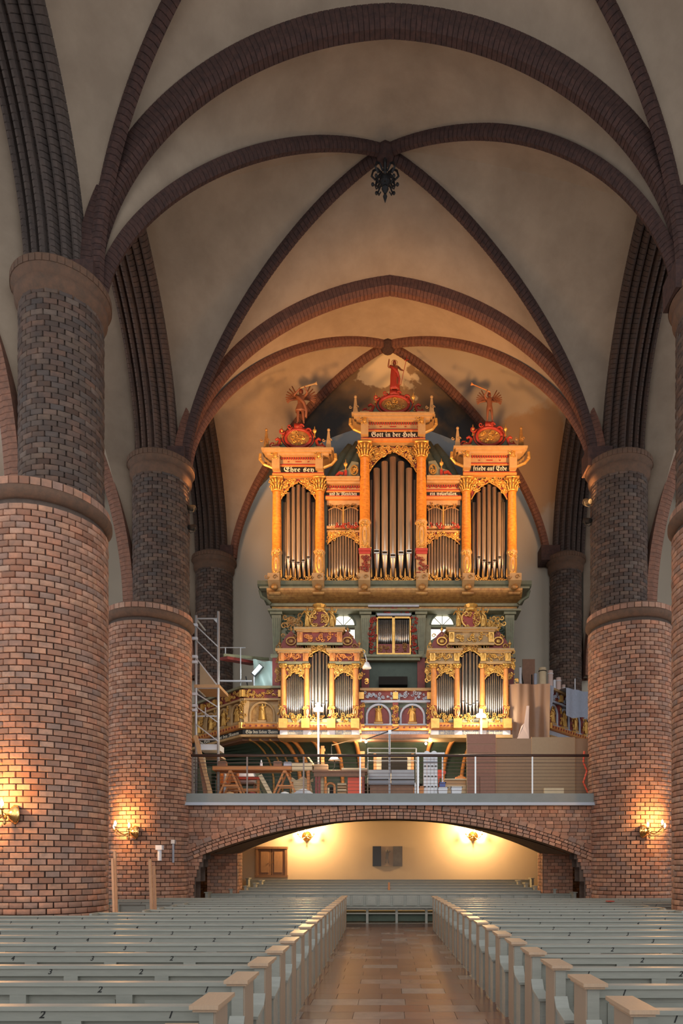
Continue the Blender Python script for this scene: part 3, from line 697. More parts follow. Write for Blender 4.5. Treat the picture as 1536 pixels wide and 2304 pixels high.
# things on and beside the left pillars
for (pxb, pyb, pxt, pyt, Y, lab) in ((257, 2075, 253, 1932, 14.25, 'reddish timber stake leaning by the nearest pillar, front one'), (263, 2075, 258, 1916, 14.4, 'thin dark timber stake beside the nearest pillar'),
                           (341, 2050, 337, 1933, 16.2, 'pale timber stake standing among the pews, taller of the pair'), (349, 2052, 346, 1948, 16.6, 'orange timber stake standing among the pews, shorter of the pair')):
    a = P(pxb, pyb, Y); c = P(pxt, pyt, Y+.15); d = (c-a); a2 = a-d*(a.z/d.z); w_ = .06 if Y > 16 else .045
    tag(obj('timber_stake', MB().bar(a2+Vector((0, 0, .002)), c, w_), 'stake'), lab, 'stake', 'timber stakes by the left pillars')
t = thing('wall_device', 'small white box with a vertical tube on the left pillar', 'device', tuple(on_pillar(361, 1920, -7.55, 21.5, 1.27)))
obj('head_box', MB().box(-.10, -.16, .10, .09, .02, .24), 'alu', t); obj('tube', MB().cyl((-.0, -.08, -.22), (0, -.08, .12), .06), 'alu', t)
t = thing('wall_device', 'narrow grey device with a dark stem on the left pillar edge', 'device', tuple(on_pillar(391, 1915, -7.55, 21.5, 1.27)))
obj('head_box', MB().box(-.05, -.12, .22, .06, .02, .34), 'steel', t); obj('stem', MB().cyl((0, -.06, -.35), (0, -.06, .24), .035), 'greycab', t)
# spotlights
for i, (px, py, Y, lab) in enumerate(((430, 1143, 21.5, 'upper black spotlight on the left gallery pillar'), (432, 1187, 21.5, 'lower black spotlight on the left gallery pillar'), (1329, 1129, 21.5, 'upper black spotlight on the right gallery pillar'), (1328, 1172, 21.5, 'lower black spotlight on the right gallery pillar'))):
    s = -1 if i < 2 else 1; c = P(px, py, Y); c.x = s*6.22 if i >= 2 else c.x
    t = thing('spotlight', lab, 'spotlight', tuple(c), group='black spotlights on the gallery pillars')
    d = Vector((-s*.4, .8, .35)).normalized()
    obj('can', MB().cyl(Vector((0, 0, 0))-d*.13, Vector((0, 0, 0))+d*.13, .075, .10, 14), 'black', t)
    obj('yoke', MB().tube([(s*.2, 0, -.02), (s*.05, 0, -.17), (-s*.08, 0, -.12), (-s*.10, 0, 0)], .012), 'black', t)
    obj('bracket', MB().cyl((s*.35, 0, -.03), (s*.12, 0, -.1), .02), 'black', t)

# ------------------------------------------------------------------ gallery railing
YR = 21.3
t = thing('gallery_railing', 'dark handrail with thin posts and horizontal wires along the gallery edge', 'railing', (0, YR, 4.14))
part('handrail', MB().cyl((-6.2, YR, 5.33), (6.2, YR, 5.33), .045, n=10), 'rail', t, True)
for px in (433, 556, 683, 810, 940, 1069, 1197, 1333):
    x = K(px, YR); part('post', MB().box(x-.022, YR-.02, 4.14, x+.022, YR+.02, 5.30), 'steel' if 800 < px < 1200 else 'wire', t)
for i in range(10):
    z = 4.24+i*.108; part('wire', MB().cyl((-6.15, YR, z), (6.15, YR, z), .0065 if i != 8 else .012, n=5), 'wire', t)
# ------------------------------------------------------------------ carving helpers
def curl(mb, x, y, z, r, turn=1, a0=0., rt=.022, n=9, loops=1.15, m=None):
    pts = []
    for i in range(n+1):
        t = i/n; a = a0+turn*2*PI*loops*t; rr = r*(1-.78*t)
        p = Vector((x+cos(a)*rr-cos(a0)*r, y-.02*sin(PI*t), z+sin(a)*rr-sin(a0)*r)); pts.append(m @ p if m is not None else p)
    mb.tube(pts, rt, 5, taper=.55)
def carve(mb, x0, x1, z0, z1, y, n, seed, r=.09, rt=.02, inside=None):
    rr = random.Random(seed); c = 0; tries = 0
    while c < n*1.6 and tries < n*8:
        tries += 1; x, z = rr.uniform(x0, x1), rr.uniform(z0, z1)
        if inside and not inside(x, z): continue
        c += 1; q = r*rr.uniform(.6, 1.15)
        if rr.random() < .7: curl(mb, x, y+rr.uniform(-.02, .01), z, q, rr.choice((-1, 1)), rr.uniform(0, 6.3), rt*rr.uniform(.8, 1.2))
        else: mb.ball((x, y-.02, z), q*.45, .03, q*.3, 6, 4, Matrix.Rotation(rr.uniform(0, 3), 4, 'Y'))
def urn(mb, x, y, z, h):
    mb.lathe([(.10*h, 0), (.10*h, .06*h), (.05*h, .12*h), (.06*h, .35*h), (.17*h, .5*h), (.18*h, .62*h), (.06*h, .7*h), (.05*h, .78*h), (.01*h, 1.*h)], (x, y, z), 10)
def obelisk(mb, x, y, z, h, w=.11):
    mb.box(x-w*1.2, y-w, z, x+w*1.2, y+w, z+.08*h)
    mb.add([(x-w*.9, y-w*.7, z+.08*h), (x+w*.9, y-w*.7, z+.08*h), (x+w*.9, y+w*.7, z+.08*h), (x-w*.9, y+w*.7, z+.08*h), (x-w*.3, y-w*.25, z+.85*h), (x+w*.3, y-w*.25, z+.85*h), (x+w*.3, y+w*.25, z+.85*h), (x-w*.3, y+w*.25, z+.85*h)],
           [(0, 1, 5, 4), (1, 2, 6, 5), (2, 3, 7, 6), (3, 0, 4, 7), (4, 5, 6, 7), (3, 2, 1, 0)])
    mb.ball((x, y, z+.92*h), w*.5, n=8, k=6)
    for s in (-1, 1): curl(mb, x+s*w*1.1, y-w*.5, z+.42*h, w*.55, s, 0, .018, 7)
def pipe(parent, x, y, z0, z1, r, foot, m='tin', top=None):
    mb = MB(); l = top.location if top is not None else (0, 0, 0)
    mb.lathe([(r*.22, 0), (r*.97, foot), (r, foot+.02), (r, z1-z0), (r*.9, z1-z0)], (x, y, z0), 10)
    mo = MB(); mo.box(x-r*.62, y-r*1.06, z0+foot-.02, x+r*.62, y-r*.7, z0+foot+r*.55)
    p = obj('pipe', locy(top, mb), m, parent, True)
    if r > .05: obj('pipe_mouth', locy(top, mo), 'void', p); li = MB().box(x-r*.7, y-r*1.15, z0+foot+r*.5, x+r*.7, y-r*.75, z0+foot+r*.68); li.box(x-r*.7, y-r*1.12, z0+foot-.05, x+r*.7, y-r*.7, z0+foot-.01); obj('pipe_lip', locy(top, li), 'tinbright', p)
    return p
def ogee(x0, x1, zt, zs, zc, n=10):
    """pipe shade: plate hanging from zt; lower edge rises in two S curves from zs at the sides to the point zc"""
    xm = (x0+x1)/2; low = []
    for i in range(n+1):
        t = i/n; s = t*t*(3-2*t) if 0 else (1-(1-min(1, t*1.35))**2)*.72+.28*t**3
        low.append((x0+(xm-x0)*t, zs+(zc-zs)*s))
    return low+[(2*xm-x, z) for x, z in low[::-1][1:]]
def shade(parent, top, x0, x1, zt, zs, zc, y, seed, m='gold', dens=1.):
    low = ogee(x0, x1, zt, zs, zc); mb = MB()
    for (a, za), (b, zb) in zip(low, low[1:]): mb.add([(a, y, za), (b, y, zb), (b, y, zt), (a, y, zt), (a, y+.05, za), (b, y+.05, zb), (b, y+.05, zt), (a, y+.05, zt)], [(0, 1, 2, 3), (0, 4, 5, 1)])
    pl = obj('pipe_shade', locy(top, mb), 'darkred', parent)
    c = MB(); c.tube([(a, y-.02, z) for a, z in low], .022, 6)
    def ins(x, z):
        for (a, za), (b, zb) in zip(low, low[1:]):
            if a <= x <= b: return z > za+(zb-za)*(x-a)/(b-a)+.03
        return False
    A = (x1-x0)*(zt-min(zs, zc))
    carve(c, x0+.04, x1-.04, min(zs, zc), zt-.03, y-.02, int(34*dens*A/.5)+6, seed, .07, .019, ins)
    obj('shade_carving', locy(top, c), m, pl)
def column(parent, top, x, y, z0, zs, z1, zc, r, m='marble', sq=False, seed=1):
    """shaft zs..z1, decorated foot z0..zs, capital z1..zc"""
    s = MB()
    s.lathe([(r*1.08, zs), (r*1.12, zs+.04), (r, zs+.1), (r*1.02, zs+(z1-zs)*.3), (r*.88, z1-.05), (r*1.0, z1)], (x, y, 0), 14); sh = obj('column', locy(top, s), m, parent, True)
    f = MB().lathe([(r*1.25, z0), (r*1.25, z0+.08), (r*1.05, z0+.14), (r*1.12, (z0+zs)/2), (r*1.05, zs-.08), (r*1.2, zs-.03), (r*1.2, zs)], (x, y, 0), 14)
    obj('column_base', locy(top, f), 'cream' if m == 'marble' else 'darkred', sh, True)
    c = MB(); zz = (z0+zs)/2; h = (zs-z0)
    c.tube([(x+cos(a)*r*.62, y-r*1.05, zz+sin(a)*h*.30) for a in [2*PI*i/14 for i in range(15)]], .016, 5)
    c.ball((x, y-r*1.02, zz), r*.28, .03, h*.18)
    c.tube([(x+cos(a)*r*.8, y-r*1.02, zz+sin(a)*h*.36) for a in [2*PI*i/14 for i in range(15)]], .012, 5); carve(c, x-r*.9, x+r*.9, z0+.1, zs-.05, y-r*.95, 14, seed, r*.35, .014, lambda a_, b_: abs(b_-zz) > h*.28)
    for q in range(3): curl(c, x+r*.5, y-r*1.05, z0+h*(.12+.02*q), r*.4, 1, q, .014, 6); curl(c, x-r*.4, y-r*1.05, zs-h*.1, r*.35, -1, q*2, .014, 6)
    obj('base_carving', locy(top, c), 'gold', sh)
    k = MB(); h = zc-z1; k.lathe([(r*.9, z1), (r*1.1, z1+.03), (r*.95, z1+.06), (r*1.1, z1+h*.5), (r*1.35, zc-.05)], (x, y, 0), 12)
    k.box(x-r*1.35, y-r*1.35, zc-.05, x+r*1.35, y+r*.8, zc)
    for row in (0, 1):
        for i in range(7):
            a = -PI*.95+PI*.9*i/6*1.0; rr = r*(1.1+.12*row); zz = z1+h*(.28+.34*row)
            k.tube([(x+cos(a)*rr*.95, y+sin(a)*rr*.95, zz-h*.2), (x+cos(a)*rr*1.12, y+sin(a)*rr*1.12, zz+h*.05), (x+cos(a)*rr*1.4, y+sin(a)*rr*1.4, zz+h*.16), (x+cos(a)*rr*1.38, y+sin(a)*rr*1.38, zz+h*.04)], r*.16, 5, taper=.6)
    obj('capital', locy(top, k), 'gold', sh, True)
    return sh
def console(parent, top, x, y, z0, z1, w, d=.35, m='cream'):
    mb = MB(); h = z1-z0
    mb.prismx([(y, z0), (y-d*.35, z0), (y-d*.5, z0+h*.3), (y-d*.8, z0+h*.5), (y-d, z0+h*.62), (y-d, z1), (y, z1)], x-w/2, x+w/2)
    b = obj('console', locy(top, mb), m, parent)
    c = MB(); c.cyl((x-w*.5, y-d*.45, z0+h*.12), (x+w*.5, y-d*.45, z0+h*.12), h*.13, n=10)
    for q in (-1, 1): curl(c, x+q*w*.35, y-d-.01, z1-h*.22, w*.22, q, 0, .018, 7)
    c.ball((x, y-d*.75, z0+h*.34), w*.32, .08, h*.16)
    obj('console_carving', locy(top, c), 'golddim', b)
def fraktur(s):
    o = ''
    for ch in s:
        if 'a' <= ch <= 'z': o += chr(0x1D586+ord(ch)-97)
        elif 'A' <= ch <= 'Z': o += chr(0x1D56C+ord(ch)-65)
        else: o += ch
    return o
def lettering(parent, top, s, x0, x1, z, y, size, m='white', fr=True):
    c = bpy.data.curves.new('inscription', 'FONT'); c.body = fraktur(s) if fr else s; c.size = size; c.extrude = .004; c.align_x = 'LEFT'; c.align_y = 'CENTER'
    o = ob('inscription', textmesh(c, m), parent); wd = max(.01, max([v.co.x for v in o.data.vertices] or [1]))
    l = top.location; o.location = (x0-l.x, y-l.y, z-l.z); o.rotation_euler = (PI/2, 0, 0); o.scale = ((x1-x0)/wd, 1, 1); return o
def entab(parent, top, x0, x1, zt, zb, y, text=None, side=.30, size=.24, yd=.5, board=None, hooks=True, umlaut=None):
    """zt cornice top, zb architrave bottom"""
    h = zt-zb; body = MB(); body.box(x0, y, zb, x1, y+yd, zt-.02*h)
    e = obj('entablature', locy(top, body), 'cream', parent)
    mb = MB(); mb.box(x0-side, y-.30, zt-.06, x1+side, y+yd, zt); mb.box(x0-side*.8, y-.25, zt-.13, x1+side*.8, y+yd, zt-.06); mb.box(x0-side*.55, y-.17, zt-.20, x1+side*.55, y+yd, zt-.13)
    obj('cornice', locy(top, mb), 'cream', e)
    mb = MB(); n = int((x1-x0)/.085)
    for i in range(n): mb.box(x0+(x1-x0)*(i+.15)/n, y-.06, zt-.27, x0+(x1-x0)*(i+.7)/n, y, zt-.215)
    obj('dentils', locy(top, mb), 'red', e)
    mb = MB(); z2 = zt-h*.52
    mb.box(x0, y-.05, z2-.02, x1, y, z2+.02); mb.box(x0-.03, y-.07, zb+.10, x1+.03, y, zb+.14)
    for i in range(5):
        xx = x0+(x1-x0)*(i+.5)/5; ww = .11 if i == 2 else .03
        mb.box(xx-ww, y-.02, zt-h*.38-.012, xx+ww, y, zt-h*.38+.012)
    obj('red_mouldings', locy(top, mb), 'red', e)
    obj('architrave', locy(top, MB().box(x0-.04, y-.09, zb, x1+.04, y, zb+.10).box(x0-.02, y-.05, z2-.07, x1+.02, y, z2-.02)), 'orange', e)
    zb0, zb1 = zb+.15, z2-.08
    if board is None: bx0, bx1 = x0+.15, x1-.15
    else: bx0, bx1 = board
    obj('text_board', locy(top, MB().box(bx0, y-.035, zb0, bx1, y, zb1)), 'black', e)
    if text: lettering(e, top, text, bx0+.10, bx1-.10, (zb0+zb1)/2+.0, y-.045, size)
    if umlaut:
        u = MB()
        for q in (0, .05): u.box(umlaut+q, y-.05, (zb0+zb1)/2+.115, umlaut+q+.025, y-.04, (zb0+zb1)/2+.14)
        obj('umlaut', locy(top, u), 'white', e)
    if hooks:
        for s, xe in ((-1, x0), (1, x1)):
            g = MB(); g.tube([(xe+s*side*1.15, y-.15, zt-.15), (xe+s*side*1.2, y-.15, zt-h*.38), (xe+s*side*.8, y-.15, zt-h*.58), (xe+s*.02, y-.13, zt-h*.70)], .05, 7); g.ball((xe+s*side*1.15, y-.15, zt-h*.36), .06, n=8)
            obj('side_hook', locy(top, g), 'gold', e)
    return e
def blockcap(parent, top, x, y, z0, z1, w):   # carved block over a column in the entablature
    b = obj('entablature_block', locy(top, MB().box(x-w/2, y-.14, z0, x+w/2, y+.1, z1).box(x-w*.6, y-.18, z1-.06, x+w*.6, y+.1, z1+.02)), 'cream', parent)
    c = MB(); h = z1-z0
    for q in (-1, 1): curl(c, x+q*w*.25, y-.16, z0+h*.70, w*.25, q, 0, .018, 7); curl(c, x+q*w*.22, y-.16, z0+h*.55, w*.2, -q, 1, .016, 7)
    c.ball((x, y-.15, z0+h*.62), w*.25, .06, h*.14); obj('block_carving', locy(top, c), 'gold', b)
def crest(parent, top, x, y, z, w, h, seed):
    """scrolled gable with an oval medallion"""
    g = MB(); hw = w/2
    poly = [(x-hw, z), (x+hw, z), (x+hw*.92, z+h*.22), (x+hw*.62, z+h*.30), (x+hw*.52, z+h*.62), (x+hw*.30, z+h*.80), (x+hw*.14, z+h), (x-hw*.14, z+h), (x-hw*.30, z+h*.80), (x-hw*.52, z+h*.62), (x-hw*.62, z+h*.30), (x-hw*.92, z+h*.22)]
    g.prism(poly, y, y+.12); b = obj('crest', locy(top, g), 'green', parent)
    r = MB(); oz = z+h*.50; ox, orz = w*.215, h*.33
    r.tube([(x+cos(a)*ox, y-.05, oz+sin(a)*orz) for a in [2*PI*i/24 for i in range(25)]], .055, 7)
    r.tube([(x+cos(a)*ox*1.25, y-.02, oz+sin(a)*orz*1.22) for a in [2*PI*i/24 for i in range(25)]], .028, 6)
    for s in (-1, 1):
        r.tube([(x+s*hw*1.0, y-.05, z+.04), (x+s*hw*.88, y-.06, z+h*.16), (x+s*hw*.68, y-.06, z+h*.22), (x+s*hw*.62, y-.06, z+h*.40), (x+s*hw*.70, y-.06, z+h*.48), (x+s*hw*.78, y-.06, z+h*.42)], .07, 7, taper=.6)
        curl(r, x+s*hw*.45, y-.06, z+h*.75, h*.12, s, 0, .035); curl(r, x+s*hw*.82, y-.06, z+h*.30, h*.13, -s, 1, .03); curl(r, x+s*hw*.2, y-.06, z+h*.92, h*.10, s, 0, .03)
    r.box(x-w*.07, y-.08, z+h*.88, x+w*.07, y+.1, z+h*1.04)
    obj('red_scrollwork', locy(top, r), 'red', b, True)
    c = MB(); c.lathe([(.01, -.02), (.9, -.0), (1., .03)], (0, 0, 0), 18, m=Matrix.Translation((x, y-.02, oz)) @ Matrix.Rotation(PI/2, 4, 'X') @ Matrix.Diagonal((ox*.92, orz*.92, 1, 1)))
    obj('medallion', locy(top, c), 'golddim', b)
    o = MB(); carve(o, x-ox*.6, x+ox*.6, oz-orz*.55, oz+orz*.55, y-.05, 12, seed, .08, .02)
    for s in (-1, 1):
        carve(o, x+s*hw*.75-.12, x+s*hw*.75+.12, z+.05, z+h*.3, y-.03, 3, seed+5+s, .07, .02)
        for q in (.36, ): urn(o, x+s*hw*.56, y-.02, z+h*.55, h*.42)
    obj('gilt_carving', locy(top, o), 'gold', b)
    return b

# ------------------------------------------------------------------ figures
def figure(name, label, cat, loc, H, arms, legs=None, skin='brown', lean=0., wings=False, robe=None, robe_m='red', parent=None, head_turn=0., extra=None, yaw=0., halo=False):
    """one continuous body grown along a skeleton; arms = [(elbow, hand)] in units of H, right arm first"""
    if parent is None: t = thing(name, label, cat, loc, yaw)
    else:
        t = bpy.data.objects.new(name, None); COL.objects.link(t); t.parent = parent[0]; l = parent[1].location; t.location = (loc[0]-l.x, loc[1]-l.y, loc[2]-l.z); t.rotation_euler = (0, 0, yaw)
    legs = legs or [((-.07, -.03, .27), (-.08, .0, .03)), ((.07, -.05, .28), (.09, -.01, .03))]
    V, E, Rr = [], [], []
    def v(p, r): V.append(Vector(p)*H); Rr.append(r*H); return len(V)-1
    def e(a, b): E.append((a, b))
    pel = v((0, 0, .50), .085); bel = v((lean*.3, 0, .60), .078); ch = v((lean*.7, -.01, .72), .095); nk = v((lean, -.005, .83), .034); hd = v((lean+head_turn*.01, -.015, .885), .052); tp = v((lean+head_turn*.015, -.015, .945), .048)
    for a, b in ((pel, bel), (bel, ch), (ch, nk), (nk, hd), (hd, tp)): e(a, b)
    for s, (el, hn) in zip((-1, 1), arms):
        sh = v((lean*.8+s*.115, 0, .785), .042); ev = v(el, .031); hv = v(hn, .022); d = (Vector(hn)-Vector(el)).normalized()*.035; fv = v(Vector(hn)+d, .018)
        e(ch, sh); e(sh, ev); e(ev, hv); e(hv, fv)
    for s, (kn, an) in zip((-1, 1), legs):
        hp = v((s*.055, 0, .46), .068); kv = v(kn, .045); av = v(an, .026); tv = v((an[0]+s*.015, an[1]-.07, max(an[2]-.02, .012)), .02)
        e(pel, hp); e(hp, kv); e(kv, av); e(av, tv)
    me = bpy.data.meshes.new('body'); me.from_pydata(V, E, []); me.materials.append(M[skin]); o = ob('body', me, t)
    sk = o.modifiers.new('skin', 'SKIN'); sk.use_smooth_shade = True
    for i, r in enumerate(Rr): me.skin_vertices[0].data[i].radius = (r, r*.92)
    me.skin_vertices[0].data[0].use_root = True
    ss = o.modifiers.new('sub', 'SUBSURF'); ss.levels = 1; ss.render_levels = 1
    hr = MB(); hx = lean+head_turn*.01; hr.ball((hx*H, .012*H, .935*H), .058*H, .06*H, .058*H, 8, 6)
    for q in (-1, 1): hr.ball(((hx+q*.042)*H, .005*H, .895*H), .02*H, .03*H, .045*H, 6, 4)
    obj('hair', hr, 'darkred' if skin != 'gold' else 'golddim', t, True)
    fc = MB(); fc.ball((hx*H, -.068*H, .893*H), .009*H, .012*H, .018*H, 6, 4)
    for q in (-1, 1): fc.ball(((hx+q*.018)*H, -.060*H, .908*H), .007*H, .006*H, .005*H, 6, 4)
    fc.ball((hx*H, -.060*H, .868*H), .014*H, .006*H, .004*H, 6, 4); obj('face', fc, 'darkred', t)
    if robe:
        r0, r1, z0, z1 = robe; mb = MB(); n = 22; prof = []; vs = []; k = 9
        for i in range(k+1):
            tt = i/k; z = z0+(z1-z0)*tt; r = r0+(r1-r0)*tt
            for j in range(n):
                a = 2*PI*j/n; f = 1+.13*(1-tt)*cos(5*a+3*tt)+.06*cos(9*a-5*tt)
                vs.append(((cos(a)*r*f+lean*tt*.5)*H, (sin(a)*r*f*.72)*H, z*H))
        mb.add(vs, [(i*n+j, i*n+(j+1) % n, (i+1)*n+(j+1) % n, (i+1)*n+j) for i in range(k) for j in range(n)]+[tuple(range(n))[::-1]])
        obj('robe', mb, robe_m, t, True)
        sw = MB(); sw.tube([Vector(p)*H for p in ((-.13, -.03, .78), (-.02, -.10, .66), (.10, -.09, .54), (.15, .0, .40), (.13, .02, .2))], .045*H, 7); obj('drapery', sw, robe_m, t, True)
    if wings:
        for s in (-1, 1):
            for i in range(8):
                a = .35+i*.22; ln = (.42-.03*i)*H; wq = MB(); base = Vector((s*(.05+.02*i), .06, .74))*H
                tip = base+Vector((s*sin(a+.15)*ln, .03*H, cos(a+.1)*ln))
                wq.tube([base, base.lerp(tip, .5)+Vector((s*.02*H, 0, .02*H)), tip], .030*H, 6, taper=.5); obj('wing_feather', wq, 'brown', t, True)
    if halo: obj('halo', MB().tube([(cos(a)*.10*H, .03*H, .93*H+sin(a)*.10*H) for a in [2*PI*i/16 for i in range(17)]], .008*H, 5), 'gold', t)
    if extra: extra(t, H)
    return t

# ------------------------------------------------------------------ main organ
YO = 25.0
S = YO/F
def X(px): return K(px, YO)
def Z(py): return Zz(py, YO)
og = thing('main_organ', 'great carved organ case of gilt, red and green woodwork with three pipe towers', 'organ', (X(884), YO, 6.6))
# body of the case
part('case', bars((X(612), YO+.1, Z(1345), X(736), YO+1.5, Z(1082)), (X(734), YO+.15, Z(1345), X(810), YO+1.5, Z(1105)), (X(808), YO+.1, Z(1345), X(960), YO+1.5, Z(1010)), (X(958), YO+.15, Z(1345), X(1036), YO+1.5, Z(1105)), (X(1034), YO+.1, Z(1345), X(1162), YO+1.5, Z(1082))), 'green', og)
part('case_interior', bars((X(636), YO+.06, Z(1318), X(708), YO+.12, Z(1088)), (X(832), YO+.06, Z(1318), X(935), YO+.12, Z(1020)), (X(736), YO+.11, Z(1318), X(808), YO+.17, Z(1130)), (X(960), YO+.11, Z(1318), X(1034), YO+.17, Z(1130)), (X(1060), YO+.06, Z(1318), X(1138), YO+.12, Z(1088))), 'void', og)
def field(x0, x1, zbase, feet, pw, tops, name='pipe_field', y=YO, m='tin', top=None, dr=0., foots=None, parent=None):
    """row of pipes between x0 and x1; feet = foot heights, pw = relative widths"""
    top = top or og
    f = obj(name, locy(top, MB().box(x0, y+.13, zbase-.05, x1, y+.16, zbase+.04)), 'darkred', parent or top)
    tot = sum(pw); x = x0
    for i, w_ in enumerate(pw):
        wd = (x1-x0)*w_/tot; r = wd*.44; yy = y-.02-r*.6 if w_ >= max(pw)*.8 else y+.02
        pipe(f, x+wd/2, yy, zbase, tops[i], r, feet[i], m, top); x += wd
    return f
def sym(c): return c+c[::-1][1:]
# towers
ft = sym([.55, .75, .9, .8, .68])
for a, b in ((636, 708), (1062, 1136)):
    field(X(a), X(b), Z(1308), [.30, .85, .80, .68, .60, .68, .80, .85, .30], [.35, .35, 1, 1, 1, 1, 1, .35, .35][0:9], [Z(1130)]*2+[Z(1112), Z(1100), Z(1095), Z(1100), Z(1112)]+[Z(1130)]*2)
    shade(og, og, X(a)-.05, X(b)+.05, Z(1082), Z(1128), Z(1088), YO-.12, a)
field(X(832), X(935), Z(1310), [.4, 1.0, .95, .85, .95, 1.0, .4], [.35, 1, 1, 1, 1, 1, .35], [Z(1080), Z(1060), Z(1045), Z(1035), Z(1045), Z(1060), Z(1080)])
shade(og, og, X(830), X(937), Z(1010), Z(1068), Z(1018), YO-.12, 3)
for a, b in ((738, 806), (962, 1032)):
    field(X(a), X(b), Z(1306), [.25, .30, .36, .42, .5, .56, .5, .42, .36, .30, .25], [1]*11, [Z(1225)-.0, Z(1218), Z(1214), Z(1208), Z(1200), Z(1198), Z(1200), Z(1208), Z(1214), Z(1218), Z(1225)], y=YO+.05)
    shade(og, og, X(a)-.03, X(b)+.03, Z(1198), Z(1226), Z(1204), YO-.02, a, dens=1.3)
    part('middle_ledge', bars((X(a)-.05, YO-.1, Z(1192), X(b)+.05, YO+.15, Z(1186)), (X(a)-.05, YO-.06, Z(1199), X(b)+.05, YO+.15, Z(1195))), 'cream', og)
    c = MB(); carve(c, X(a), X(b), Z(1192), Z(1183), YO-.12, 18, a+2, .05, .018); part('ledge_carving', c, 'red', og)
    mid = (a+b)/2
    for u, v_ in ((a, mid-2), (mid+2, b)):
        field(X(u), X(v_), Z(1186), [.08]*6, [1]*6, [Z(1148), Z(1145), Z(1143), Z(1143), Z(1145), Z(1148)], y=YO+.05)
        c = MB(); c.tube([(X(u)+(X(v_)-X(u))*i/8, YO-.02, Z(1149)+.1*sin(PI*i/8)) for i in range(9)], .02, 5); carve(c, X(u)+.03, X(v_)-.03, Z(1143), Z(1137), YO-.02, 9, u, .045, .015); part('upper_shade', c, 'golddim', og)
    part('mullion', MB().box(X(mid)-.03, YO-.03, Z(1187), X(mid)+.03, YO+.15, Z(1137)), 'gold', og)
    part('flat_frieze', MB().box(X(a)-.05, YO-.02, Z(1137), X(b)+.05, YO+.2, Z(1125)), 'cream', og)
# lower pipe carvings
for a, b in ((636, 708), (738, 806), (836, 932), (962, 1032), (1062, 1136)):
    c = MB(); carve(c, X(a)+.05, X(b)-.05, Z(1319), Z(1308), YO-.32, int((b-a)*.42), a+9, .065, .02)
    n = 7 if b-a < 80 else 9
    for i in range(n+1): c.lathe([(.016, 0), (.036, .05), (.028, .16), (.008, .34)], (X(a)+(X(b)-X(a))*i/n, YO-.32, Z(1308)), 6)
    c.tube([((X(a)*(1-t)+X(b)*t), YO-.32, Z(1312)-.13*sin(PI*t*1.)) for t in [i/12 for i in range(13)]], .025, 5); part('foot_carving', c, 'gold', og)
# columns
for px in (624, 720, 1048, 1150):
    column(og, og, X(px), YO-.12, Z(1310), Z(1246), Z(1112), Z(1082), .172, seed=px)
for px in (821, 947):
    column(og, og, X(px), YO-.22, Z(1250), Z(1182), Z(1040), Z(1008), .185, seed=px)
    part('red_pedestal', MB().box(X(px)-.22, YO-.45, Z(1252), X(px)+.22, YO+.1, Z(1246)).box(X(px)-.20, YO-.42, Z(1258), X(px)+.20, YO+.1, Z(1252)), 'red', og)
    part('pedestal', MB().box(X(px)-.19, YO-.40, Z(1312), X(px)+.19, YO+.1, Z(1258)), 'cream', og)
    c = MB(); carve(c, X(px)-.12, X(px)+.12, Z(1306), Z(1262), YO-.42, 12, px, .08, .02); part('pedestal_painting', c, 'darkred', og)
for px in (624, 720, 821, 947, 1048, 1150): console(og, og, X(px), YO-.25, Z(1352), Z(1312), .42, .62)
# entablatures
entab(og, og, X(618), X(728), Z(1026), Z(1082), YO-.22, 'Ehre sey', side=.40, board=(X(634), X(714)))
entab(og, og, X(1042), X(1156), Z(1022), Z(1080), YO-.22, 'friede auf Erde', side=.40, board=(X(1056), X(1143)))
entab(og, og, X(815), X(953), Z(952), Z(1008), YO-.32, 'Gott in der Hohe.', side=.36, board=(X(829), X(943)), umlaut=X(915))
entab(og, og, X(735), X(810), Z(1083), Z(1127), YO-.04, 'und de Menschen', side=.0, size=.20, board=(X(735), X(809)), hooks=False)
entab(og, og, X(959), X(1035), Z(1081), Z(1127), YO-.04, 'ein wolgefallen.', side=.0, size=.20, board=(X(960), X(1034)), hooks=False)
for px, z0, z1 in ((624, 1068, 1022), (720, 1068, 1022), (1048, 1066, 1018), (1150, 1066, 1018), (821, 996, 948), (947, 996, 948)):
    blockcap(og, og, X(px), YO-(.36 if px in (821, 947) else .26), Z(z0), Z(z1), .27)
